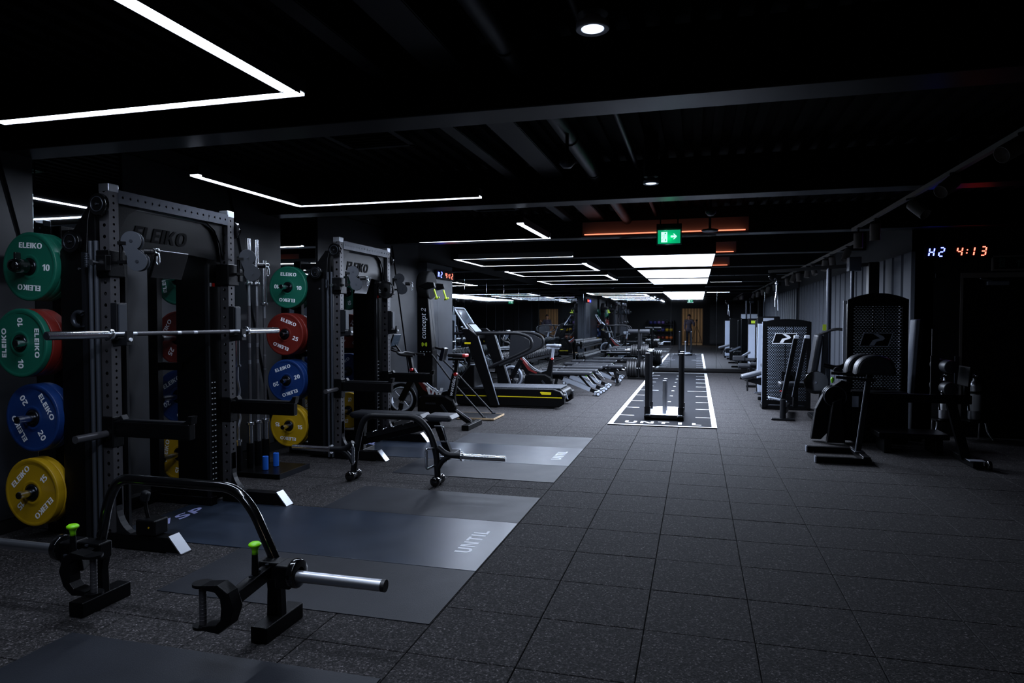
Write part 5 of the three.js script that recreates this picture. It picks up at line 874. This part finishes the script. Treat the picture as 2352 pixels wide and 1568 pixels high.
{ // C: leg machine with a pale shroud and a long pad towards the track
  const g = thing('leg_curl_machine', 'leg machine with a pale grey shroud and silver pad sloping to the track', 'weight machine', [0, 0, 0], 0, machineGrp);
  obj('shroud', [ex([[-0.15, 0.05], [-0.17, 0.4], [-0.16, 1.4], [0.15, 1.38], [0.17, 0.05]], 0.06, 0.012).translate(1.32, 0, -14.2)], M.vinylGrey, g);
  obj('shroud_frame', [rb(0.42, 1.52, 0.12, 0.02, 1.36, 0.78, -14.3)], M.black, g); obj('name_plate', [rb(0.2, 0.06, 0.004, 0.0015, 1.36, 1.48, -14.237)], M.silver, g);
  obj('leg_pad', [bar([0.8, 0.42, -13.2], [1.36, 0.58, -13.2], 0.32, 0.08, 0.03)], M.pulley, g); obj('pad_frame', [ex([[0.85, 0.36], [1.5, 0.5], [1.6, 0.1], [1.3, 0.24]], 0.08, 0.006).translate(0, 0, -13.2)], M.black, g);
  obj('pad_handle', [cy(0.017, 0.017, 0.2, 0.9, 0.28, -13.1)], M.rubberBlack, g).rotation.z = 0; 
  obj('base', [bar([1.5, 0.06, -13.1], [1.4, 0.06, -14.3], 0.1, 0.08, 0.006), rb(0.6, 0.06, 0.1, 0.006, 1.4, 0.031, -13.3)], M.black, g);
  obj('range_arm', [bar([1.22, 0.68, -13.7], [1.4, 0.98, -13.9], 0.04, 0.05)], M.silver, g); objs('lime_knob', [sp(0.025, 1.24, 0.72, -13.66), sp(0.025, 1.36, 0.93, -13.84)], M.lime, g);
  obj('roller', [cy(0.07, 0.07, 0.3, 1.25, 0.62, -13.6, 'z', 20)], M.vinyl, g); obj('chrome_foot', [cy(0.02, 0.02, 0.12, 1.12, 0.1, -13.6, 'x', 12)], M.chrome, g);
}
{ // D: row of darker machines close to the end mirror
  const g = thing('row_machine', 'black pin-loaded machine with blue seat handle close to the end mirror', 'weight machine', [0, 0, 0], 0, machineGrp);
  obj('shroud_frame', [rb(0.4, 1.45, 0.12, 0.02, 1.5, 0.74, -16.6)], M.black, g); obj('shroud', [rb(0.24, 1.1, 0.02, 0.006, 1.44, 0.76, -16.53)], M.vinylGrey, g);
  obj('seat_pad', [rb(0.36, 0.07, 0.3, 0.03, 1.3, 0.5, -15.9, 0, 0, 0, 3)], M.vinyl, g); obj('seat_post', [bar([1.32, 0.05, -15.9], [1.32, 0.47, -15.9], 0.07, 0.07, 0.005)], M.black, g); obj('back_pad', [rb(0.08, 0.5, 0.28, 0.03, 1.52, 0.86, -15.9, 0, 0, -0.1, 3)], M.vinyl, g);
  obj('base', [bar([1.3, 0.05, -15.7], [1.48, 0.05, -16.6], 0.1, 0.08, 0.006), rb(0.5, 0.05, 0.1, 0.006, 1.3, 0.026, -15.75)], M.black, g);
  obj('roller', [cy(0.06, 0.06, 0.4, 1.1, 0.45, -16.0, 'x', 18)], M.vinyl, g); obj('roller_arm', [bar([1.1, 0.45, -16.0], [1.35, 0.6, -16.3], 0.05, 0.05)], M.black, g);
  obj('blue_handle', [cy(0.018, 0.018, 0.16, 1.42, 0.98, -16.2, 'x', 12)], M.brightBlue, g); obj('display_label', [bx(0.2, 0.07, 0.003, 1.46, 1.4, -16.537)], M.limeDim, g);
}
{
  const g = thing('abductor_machine', 'black pin-loaded machine with pale shroud right by the end mirror', 'weight machine', [0, 0, 0], 0, machineGrp);
  obj('shroud_frame', [rb(0.44, 1.5, 0.12, 0.02, 1.5, 0.76, -18.7)], M.black, g); obj('shroud', [rb(0.26, 1.15, 0.02, 0.006, 1.42, 0.78, -18.63)], M.vinylGrey, g);
  obj('seat_pad', [rb(0.4, 0.07, 0.34, 0.03, 1.3, 0.48, -18.0, 0, 0, 0, 3)], M.vinyl, g); obj('seat_post', [bar([1.32, 0.05, -18.0], [1.32, 0.46, -18.0], 0.07, 0.07, 0.005)], M.black, g);
  obj('base', [bar([1.3, 0.05, -17.8], [1.48, 0.05, -18.7], 0.1, 0.08, 0.006), rb(0.5, 0.05, 0.1, 0.006, 1.3, 0.026, -17.85)], M.black, g);
  obj('pad_arm', [bar([1.0, 0.5, -17.9], [1.3, 0.66, -18.2], 0.05, 0.05)], M.silver, g); obj('knee_pad', [rb(0.3, 0.14, 0.1, 0.03, 1.02, 0.52, -17.85)], M.vinyl, g); obj('display_label', [bx(0.2, 0.07, 0.003, 1.46, 1.42, -18.637)], M.limeDim, g);
}
{ // cable tower
  const g = thing('cable_tower', 'tall cable tower of steel poles with a chrome pull rope', 'cable machine', [0, 0, 0], 0);
  objs('pole', [[1.92, -11.2], [2.12, -10.6]].map(([x, z], i) => cy(i ? 0.025 : 0.035, i ? 0.025 : 0.035, 2.24, x, 1.13, z, 'y', 18)), M.greyMetal, g);
  obj('top_beam', [bar([2.5, 2.28, -10.9], [1.1, 2.24, -11.6], 0.05, 0.05, 0.006)], M.blackMatte, g); obj('column', [rb(0.14, 2.3, 0.16, 0.01, 2.45, 1.15, -10.9)], M.black, g); obj('column_cap', [rb(0.16, 0.2, 0.18, 0.01, 2.15, 2.26, -10.65)], M.pulley, g);
  obj('base', [rb(0.9, 0.06, 0.7, 0.01, 2.1, 0.031, -10.9)], M.black, g);
  const pu = obj('pulley', [T(lathe([[0.01, -0.014], [0.06, -0.014], [0.05, 0], [0.06, 0.014], [0.01, 0.014]], 26, 'z'), 1.16, 2.16, -11.57)], M.blackGloss, g); obj('cable', [cy(0.003, 0.003, 0.1, 1.22, 2.12, -11.57, 'y', 6)], M.rubberBlack, g);
  obj('pull_rope', [cy(0.012, 0.012, 0.16, 1.22, 2.0, -11.57), sp(0.026, 1.22, 2.05, -11.57), sp(0.022, 1.22, 1.9, -11.57), tube([[1.22, 1.9, -11.57], [1.2, 1.8, -11.56], [1.2, 1.68, -11.56]], 0.012, 0.02, 8), tube([[1.22, 1.9, -11.57], [1.245, 1.8, -11.58], [1.25, 1.62, -11.58]], 0.012, 0.02, 8)], M.brushed, g);
}
// ================================================================ GLUTE-HAM BENCH
{
  const g = thing('glute_ham_bench', 'black glute ham bench with domed pads and ankle rollers on the open floor', 'glute ham bench', [0, 0, 0]);
  const leg = (a, b) => bar(a, b, 0.07, 0.06, 0.006);
  objs('long_foot', [leg([1.2, 0.035, -8.2], [1.72, 0.035, -8.2]), leg([1.2, 0.035, -7.6], [1.72, 0.035, -7.6])], M.black, g);
  objs('foot_cap', [bx(0.012, 0.062, 0.072, 1.196, 0.036, -8.2), bx(0.012, 0.062, 0.072, 1.196, 0.036, -7.6)], M.silver, g);
  obj('foot_cross', [bar([1.68, 0.05, -8.22], [1.68, 0.05, -7.58], 0.07, 0.06, 0.006)], M.black, g); obj('post_plate', [rb(0.1, 0.01, 0.2, 0.003, 1.66, 0.086, -7.9)], M.greyMetal, g);
  obj('front_post', [bar([1.66, 0.08, -7.9], [1.76, 0.92, -7.9], 0.05, 0.055, 0.005)], M.charcoal, g); obj('post_edge', [bar([1.632, 0.09, -7.878], [1.732, 0.92, -7.878], 0.01, 0.01)], M.silver, g);
  obj('pad_rail', [bar([1.4, 0.9, -7.98], [1.8, 0.88, -7.98], 0.03, 0.03), bar([1.42, 0.87, -7.82], [1.8, 0.84, -7.82], 0.03, 0.03)], M.charcoal, g);
  const dome = new THREE.Shape(); dome.moveTo(-0.19, 0); dome.quadraticCurveTo(-0.19, 0.19, 0.0, 0.2); dome.quadraticCurveTo(0.19, 0.19, 0.19, 0); dome.closePath();
  const dg = ex(dome, 0.2, 0.03);
  objs('dome_pad', [dg.clone().translate(1.74, 0.91, -8.06), dg.clone().translate(1.78, 0.91, -7.8)], M.vinyl, g);
  obj('main_beam', [bar([1.72, 0.66, -7.9], [2.7, 0.66, -7.9], 0.07, 0.09, 0.008)], M.black, g);
  obj('rear_post', [bar([2.52, 0.62, -7.9], [2.66, 0.06, -7.9], 0.06, 0.09, 0.006)], M.black, g); obj('rear_foot', [bar([2.68, 0.045, -8.2], [2.68, 0.045, -7.62], 0.09, 0.06, 0.006)], M.black, g);
  objs('wheel', [-8.2, -7.6].map(z => T(lathe([[0.01, -0.018], [0.045, -0.018], [0.05, 0], [0.045, 0.018], [0.01, 0.018]], 22, 'x'), 2.76, 0.052, z)), M.blackGloss, g); obj('foot_plate_end', [rb(0.14, 0.008, 0.1, 0.003, 2.68, 0.08, -7.68)], M.silver, g);
  obj('roller_plate', [ex([[2.34, 0.66], [2.34, 1.1], [2.38, 1.12], [2.42, 1.1], [2.44, 0.66]], 0.02, 0.004).translate(0, 0, -7.94), bar([2.38, 1.1, -7.95], [2.38, 1.38, -7.95], 0.06, 0.012)], M.charcoal, g);
  for (const y of [1.0, 0.78]) for (const z of [-8.08, -7.8]) { const r = obj('ankle_roller', [T(lathe([[0.012, -0.09], [0.055, -0.09], [0.066, -0.075], [0.066, 0.075], [0.055, 0.09], [0.012, 0.09]], 24, 'z'), 2.46, y, z)], M.vinyl, g); obj('roller_bolt', [cy(0.012, 0.012, 0.2, 2.46, y, z, 'z', 10)], M.greyMetal, r); }
  obj('foot_board', [rb(0.025, 0.2, 0.3, 0.006, 2.64, 0.9, -7.9, 0, 0, -0.08), bar([2.66, 0.64, -7.9], [2.66, 0.85, -7.9], 0.05, 0.04)], M.black, g); objs('foot_board_rib', [0, 1, 2].map(k => bx(0.01, 0.015, 0.2, 2.642, 0.82 + k * 0.06, -7.9)), M.pulley, g);
  obj('adjust_knob', [cy(0.028, 0.028, 0.06, 2.5, 0.71, -7.82, 'z', 12), sp(0.025, 2.42, 0.74, -7.8)], M.blackGloss, g);
}
tag(obj('low_step', [rb(0.7, 0.06, 0.4, 0.012, 2.3, 0.2, -8.5, 0, 0, 0, 2), rb(0.08, 0.17, 0.36, 0.01, 2.05, 0.086, -8.5), rb(0.08, 0.17, 0.36, 0.01, 2.55, 0.086, -8.5)], M.black), 'low black step platform behind the glute ham bench', 'step platform');
// ================================================================ FIRE EXTINGUISHERS
function extinguisher(x, z, label, band) {
  const g = thing('fire_extinguisher', label, 'fire extinguisher', [x, 0.24, z], 0.3, 'fire extinguishers on the wall stand');
  obj('cylinder', [lathe([[0.001, 0], [0.06, 0.002], [0.068, 0.02], [0.068, 0.42], [0.05, 0.47], [0.022, 0.49], [0.022, 0.52], [0.001, 0.52]], 28)], M.brushed, g);
  obj('label_band', [lathe([[0.0685, 0.12], [0.0692, 0.12], [0.0692, 0.32], [0.0685, 0.32]], 28)], M.white, g); obj('colour_band', [lathe([[0.0688, 0.33], [0.0696, 0.33], [0.0696, 0.36], [0.0688, 0.36]], 28)], band, g);
  obj('valve', [rb(0.04, 0.05, 0.05, 0.008, 0, 0.54, 0), bar([-0.02, 0.57, 0], [0.1, 0.6, 0], 0.02, 0.012), bar([-0.02, 0.55, 0], [0.1, 0.55, 0], 0.02, 0.012)], M.blackGloss, g);
  obj('hose', [tube([[-0.02, 0.54, 0], [-0.1, 0.5, 0.01], [-0.1, 0.3, 0.02], [-0.085, 0.12, 0.03]], 0.011, 0.05, 8)], M.rubberBlack, g); obj('gauge', [cy(0.015, 0.015, 0.012, 0, 0.545, 0.03, 'z', 14)], M.chrome, g);
}
extinguisher(2.98, -9.55, 'chrome fire extinguisher with a white label and red band on the stand', M.redPlastic); extinguisher(3.3, -9.55, 'chrome fire extinguisher with a white label and dark band on the stand', M.blackMatte);
{ const g = thing('extinguisher_stand', 'chrome-legged stand holding two fire extinguishers by the side wall', 'extinguisher stand', [3.14, 0, -9.58]); obj('shelf', [rb(0.56, 0.02, 0.2, 0.005, 0, 0.228, 0.02)], M.black, g); objs('stand_leg', [tube([[-0.26, 0.22, 0.1], [-0.27, 0.12, 0.12], [-0.32, 0.02, 0.16]], 0.014, 0.05, 10), tube([[0.26, 0.22, 0.1], [0.27, 0.12, 0.12], [0.32, 0.02, 0.16]], 0.014, 0.05, 10), tube([[-0.26, 0.22, -0.07], [-0.26, 0.01, -0.1]], 0.014, 0, 10), tube([[0.26, 0.22, -0.07], [0.26, 0.01, -0.1]], 0.014, 0, 10)], M.chrome, g); obj('stand_back', [rb(0.05, 0.8, 0.02, 0.005, 0, 0.62, -0.09)], M.greyMetal, g); }
// ================================================================ BACK WALL, seen only in the mirrors
{
  const g = thing('kettlebell_rack', 'three-shelf black rack of coloured kettlebells on the wall by the doorway', 'kettlebell rack', [-2.05, 0, 1.33]);
  for (const y of [0.32, 0.78, 1.22]) obj('shelf', [rb(1.5, 0.03, 0.36, 0.005, 0, y, 0)], M.black, g);
  for (const x of [-0.74, 0.74]) { obj('rack_side', [rb(0.05, 1.5, 0.36, 0.006, x, 0.75, 0)], M.black, g); }
  const body = keep([lathe([[0.001, 0], [0.06, 0], [0.085, 0.03], [0.1, 0.085], [0.09, 0.14], [0.06, 0.17], [0.02, 0.178], [0.001, 0.178]], 20)]), hnd = keep([tube([[-0.055, 0.15, 0], [-0.065, 0.21, 0], [-0.045, 0.25, 0], [0.045, 0.25, 0], [0.065, 0.21, 0], [0.055, 0.15, 0]], 0.014, 0.04, 8)]);
  const kb = mk(0x5f4a86, 0.5), ko = mk(0xc25a12, 0.5), kg = mk(0x1d4a3a, 0.5), kp = mk(0x2a2a6a, 0.5);
  const rows = [[1.236, ['dark blue', 'dark blue', 'purple', 'purple', 'black', 'black'], [kp, kp, kb, kb, M.rubberBlack, M.rubberBlack]], [0.796, ['green', 'green', 'dark blue', 'dark blue', 'yellow', 'yellow'], [kg, kg, kp, kp, M.yellow, M.yellow]], [0.336, ['black', 'black', 'brown', 'brown', 'orange', 'orange'], [M.rubberBlack, M.rubberBlack, M.redDark, M.redDark, ko, ko]]];
  rows.forEach(([y, cs, ms], r) => cs.forEach((c, i) => { const k = thing('kettlebell', `${c} kettlebell on the ${['top', 'middle', 'bottom'][r]} shelf of the kettlebell rack`, 'kettlebell', [-2.63 + i * 0.235, y, 1.33], 0, 'kettlebells by the doorway'); obj('bell', body, ms[i], k); obj('handle', hnd, M.greyMetal, k); }));
}
// ================================================================ PERSON at the doorway, seen in the end mirror
{
  const { mergeVertices } = await import('three/addons/utils/BufferGeometryUtils.js');
  const smin = (a, b, k) => { const h = Math.max(k - Math.abs(a - b), 0) / k; return Math.min(a, b) - h * h * k * 0.25; };
  function flesh(bones, lo, hi, n, k = 0.03) { // tapered capsules joined smoothly, meshed on a grid
    const mc = new MarchingCubes(n, M.black, false, false, 120000), c = lo.map((v, i) => (v + hi[i]) / 2), h = lo.map((v, i) => (hi[i] - v) / 2), B = bones.map(b => { const d = [b[4] - b[0], b[5] - b[1], b[6] - b[2]]; return [...b, ...d, Math.max(1e-9, d[0] * d[0] + d[1] * d[1] + d[2] * d[2])]; });
    mc.isolation = 0;
    for (let z = 0; z < n; z++) for (let y = 0; y < n; y++) for (let x = 0; x < n; x++) {
      const p = [x, y, z].map((v, i) => c[i] + (v - n / 2) / (n / 2) * h[i]); let d = 1;
      for (const b of B) { const t = Math.min(1, Math.max(0, ((p[0] - b[0]) * b[8] + (p[1] - b[1]) * b[9] + (p[2] - b[2]) * b[10]) / b[11])); d = smin(d, Math.hypot(p[0] - b[0] - t * b[8], p[1] - b[1] - t * b[9], p[2] - b[2] - t * b[10]) - (b[3] + (b[7] - b[3]) * t), k); }
      mc.field[x + y * n + z * n * n] = -d;
    }
    mc.update();
    const N = mc.count !== undefined ? mc.count : mc.geometry.drawRange.count, g = new THREE.BufferGeometry(), pos = new Float32Array(N * 3);
    for (let i = 0; i < N; i++) for (let a = 0; a < 3; a++) pos[i * 3 + a] = c[a] + mc.positionArray[i * 3 + a] * h[a];
    g.setAttribute('position', new THREE.BufferAttribute(pos, 3)); const q = mergeVertices(g, 1e-5); q.computeVertexNormals(); return q.toNonIndexed();
  }
  const limb = (a, ra, b, rb2) => [...a, ra, ...b, rb2], m = a => [-a[0], a[1], a[2]];
  const hip = [0.09, 0.92, 0], knee = [0.1, 0.5, -0.02], ank = [0.1, 0.1, 0.01], sh = [0.18, 1.43, 0], elR = [0.27, 1.18, -0.06], wrR = [0.31, 1.37, -0.2], elL = [-0.24, 1.15, 0.04], wrL = [-0.25, 0.92, -0.06];
  const legs = [hip, m(hip)].flatMap((h, i) => { const k = i ? m(knee) : knee, a = i ? m(ank) : ank; return [limb(h, 0.085, k, 0.06), limb(k, 0.058, [k[0], 0.36, 0.01], 0.056), limb([k[0], 0.36, 0.01], 0.056, a, 0.038)]; });
  const torso = [limb([0.05, 0.95, 0], 0.1, [-0.05, 0.95, 0], 0.1), limb([0, 0.98, 0], 0.115, [0, 1.12, 0], 0.105), limb([0.04, 1.3, 0], 0.115, [-0.04, 1.3, 0], 0.115), limb([0, 1.1, 0], 0.11, [0, 1.3, 0], 0.12), limb(sh, 0.065, m(sh), 0.065)];
  const arms = [limb(sh, 0.055, elR, 0.042), limb(elR, 0.042, wrR, 0.028), limb(m(sh), 0.055, elL, 0.042), limb(elL, 0.042, wrL, 0.028)];
  const head = [limb([0, 1.42, 0.005], 0.055, [0, 1.56, 0], 0.05), limb([0, 1.685, 0.012], 0.092, [0, 1.64, -0.01], 0.078), limb([0, 1.6, -0.035], 0.045, [0, 1.585, -0.055], 0.03), limb([0, 1.66, -0.085], 0.011, [0, 1.635, -0.105], 0.014), limb([0.03, 1.675, -0.078], 0.012, [-0.03, 1.675, -0.078], 0.012), limb([0.088, 1.66, 0.01], 0.014, [0.09, 1.63, 0.008], 0.01), limb([-0.088, 1.66, 0.01], 0.014, [-0.09, 1.63, 0.008], 0.01), limb([0.018, 1.598, -0.084], 0.008, [-0.018, 1.598, -0.084], 0.008)];
  const feet = [0.1, -0.1].map(x => limb([x, 0.045, 0.04], 0.04, [x * 1.15, 0.035, -0.15], 0.033));
  function hand(w, fdir, side, palm, curl) { // palm and five separate bent fingers; fdir points along the hand, side across it, palm out of it
    const F = V(...fdir).normalize(), Sd = V(...side).normalize(), Pm = V(...palm).normalize(), W = V(...w), at = (f, s, p) => W.clone().addScaledVector(F, f).addScaledVector(Sd, s).addScaledVector(Pm, p).toArray(), out = [];
    out.push(limb(at(0, 0, 0), 0.026, at(0.05, 0.012, 0), 0.022), limb(at(0.02, 0.022, 0), 0.018, at(0.085, 0.03, 0), 0.013), limb(at(0.02, -0.022, 0), 0.018, at(0.08, -0.03, 0), 0.013));
    [[0.03, 0.04], [0.01, 0.045], [-0.011, 0.042], [-0.031, 0.033]].forEach(([s, L]) => { const a = at(0.08, s, 0), b = at(0.08 + L * (1 - curl * 0.4), s * 1.1, L * curl * 0.8), c = at(0.08 + L * (1.5 - curl * 1.2), s * 1.12, L * (curl * 1.7)); out.push(limb(a, 0.0092, b, 0.0085), limb(b, 0.0085, c, 0.0075)); });
    const t0 = at(0.02, 0.032, 0.006), t1 = at(0.05, 0.058, 0.02), t2 = at(0.078, 0.062, 0.035); out.push(limb(t0, 0.013, t1, 0.0105), limb(t1, 0.0105, t2, 0.0085));
    const c = at(0.06, 0.01, 0.015), r = 0.12; return flesh(out, c.map(v => v - r), c.map(v => v + r), 60, 0.008);
  }
  const g = thing('person', 'person in a plaid shirt and dark jeans standing by a camera tripod', 'person', [-0.42, 0, 0.42]);
  const body = mergeGeometries([flesh([...torso, ...arms, ...legs, ...head.slice(0, 1), ...feet], [-0.45, -0.02, -0.4], [0.5, 1.62, 0.3], 84, 0.035), flesh(head, [-0.16, 1.44, -0.16], [0.16, 1.8, 0.16], 72, 0.02), hand(wrR, [0.25, 0.5, -0.6], [0.1, 0.7, 0.7], [0.9, -0.1, 0.1], 0.55), hand(wrL, [0, -1, -0.15], [0.2, 0, -1], [1, 0, 0.2], 0.3)].map(strip));
  obj('body', [body], mk(0xb98668, 0.6), g);
  const grow = (l, d) => l.map(b => { const c = [...b]; c[3] += d; c[7] += d; return c; });
  obj('shirt', [flesh([...grow(torso, 0.014), limb([0.06, 0.9, 0], 0.125, [-0.06, 0.9, 0], 0.125), ...grow(arms.map(b => { const c = [...b]; if (b[7] < 0.03) for (let i = 0; i < 3; i++) c[4 + i] = b[i] + (b[4 + i] - b[i]) * 0.85; return c; }), 0.014)], [-0.45, 0.72, -0.4], [0.5, 1.56, 0.3], 76, 0.035)], mk(0xffffff, 0.9, 0, { map: plaidMap }), g);
  obj('trousers', [flesh(grow([...legs, limb([0.05, 0.93, 0], 0.1, [-0.05, 0.93, 0], 0.1)], 0.012), [-0.3, 0.03, -0.25], [0.3, 1.06, 0.25], 76, 0.03)], mk(0x151a26, 0.85), g);
  obj('shoes', [flesh(grow(feet, 0.01), [-0.25, -0.02, -0.25], [0.25, 0.16, 0.15], 60, 0.015)], M.rubberBlack, g);
  obj('hair', [flesh([limb([0, 1.71, 0.02], 0.098, [0, 1.68, 0.045], 0.09), limb([0, 1.745, -0.05], 0.045, [0, 1.77, 0.0], 0.05), limb([0.06, 1.67, 0.04], 0.05, [-0.06, 1.67, 0.04], 0.05)], [-0.16, 1.5, -0.16], [0.16, 1.86, 0.2], 60, 0.02)], mk(0x1b120c, 0.7), g);
  objs('eye', [0.032, -0.032].map(x => sp(0.0115, x, 1.655, -0.079, 12)), mk(0x2a1d15, 0.3), g);
  // camera on a tripod
  const t = thing('camera_tripod', 'black camera tripod standing in front of the doorway', 'tripod', [0, 0, 0.16]);
  obj('centre_column', [cy(0.014, 0.014, 0.5, 0, 1.12, 0)], M.charcoal, t); obj('ball_head', [sp(0.03, 0, 1.365, 0), cy(0.024, 0.024, 0.03, 0, 1.335, 0)], M.black, t);
  [0.5, 2.6, 4.7].forEach(a => obj('tripod_leg', [tube([[0.03 * Math.cos(a), 1.1, 0.03 * Math.sin(a)], [0.4 * Math.cos(a), 0.01, 0.4 * Math.sin(a)]], 0.013, 0, 10)], M.charcoal, t));
  const c = thing('photo_camera', 'black photo camera mounted on the tripod', 'camera', [0, 1.395, 0.16]);
  obj('camera_body', [rb(0.14, 0.09, 0.06, 0.014, 0, 0.05, 0.0), rb(0.06, 0.04, 0.05, 0.012, 0, 0.1, 0.0)], M.black, c); obj('lens', [T(lathe([[0.001, 0], [0.036, 0], [0.036, 0.05], [0.032, 0.055], [0.028, 0.05], [0.001, 0.045]], 24), 0, 0.05, -0.028, -PI / 2)], M.blackGloss, c);
}
renderer.render(scene, camera);
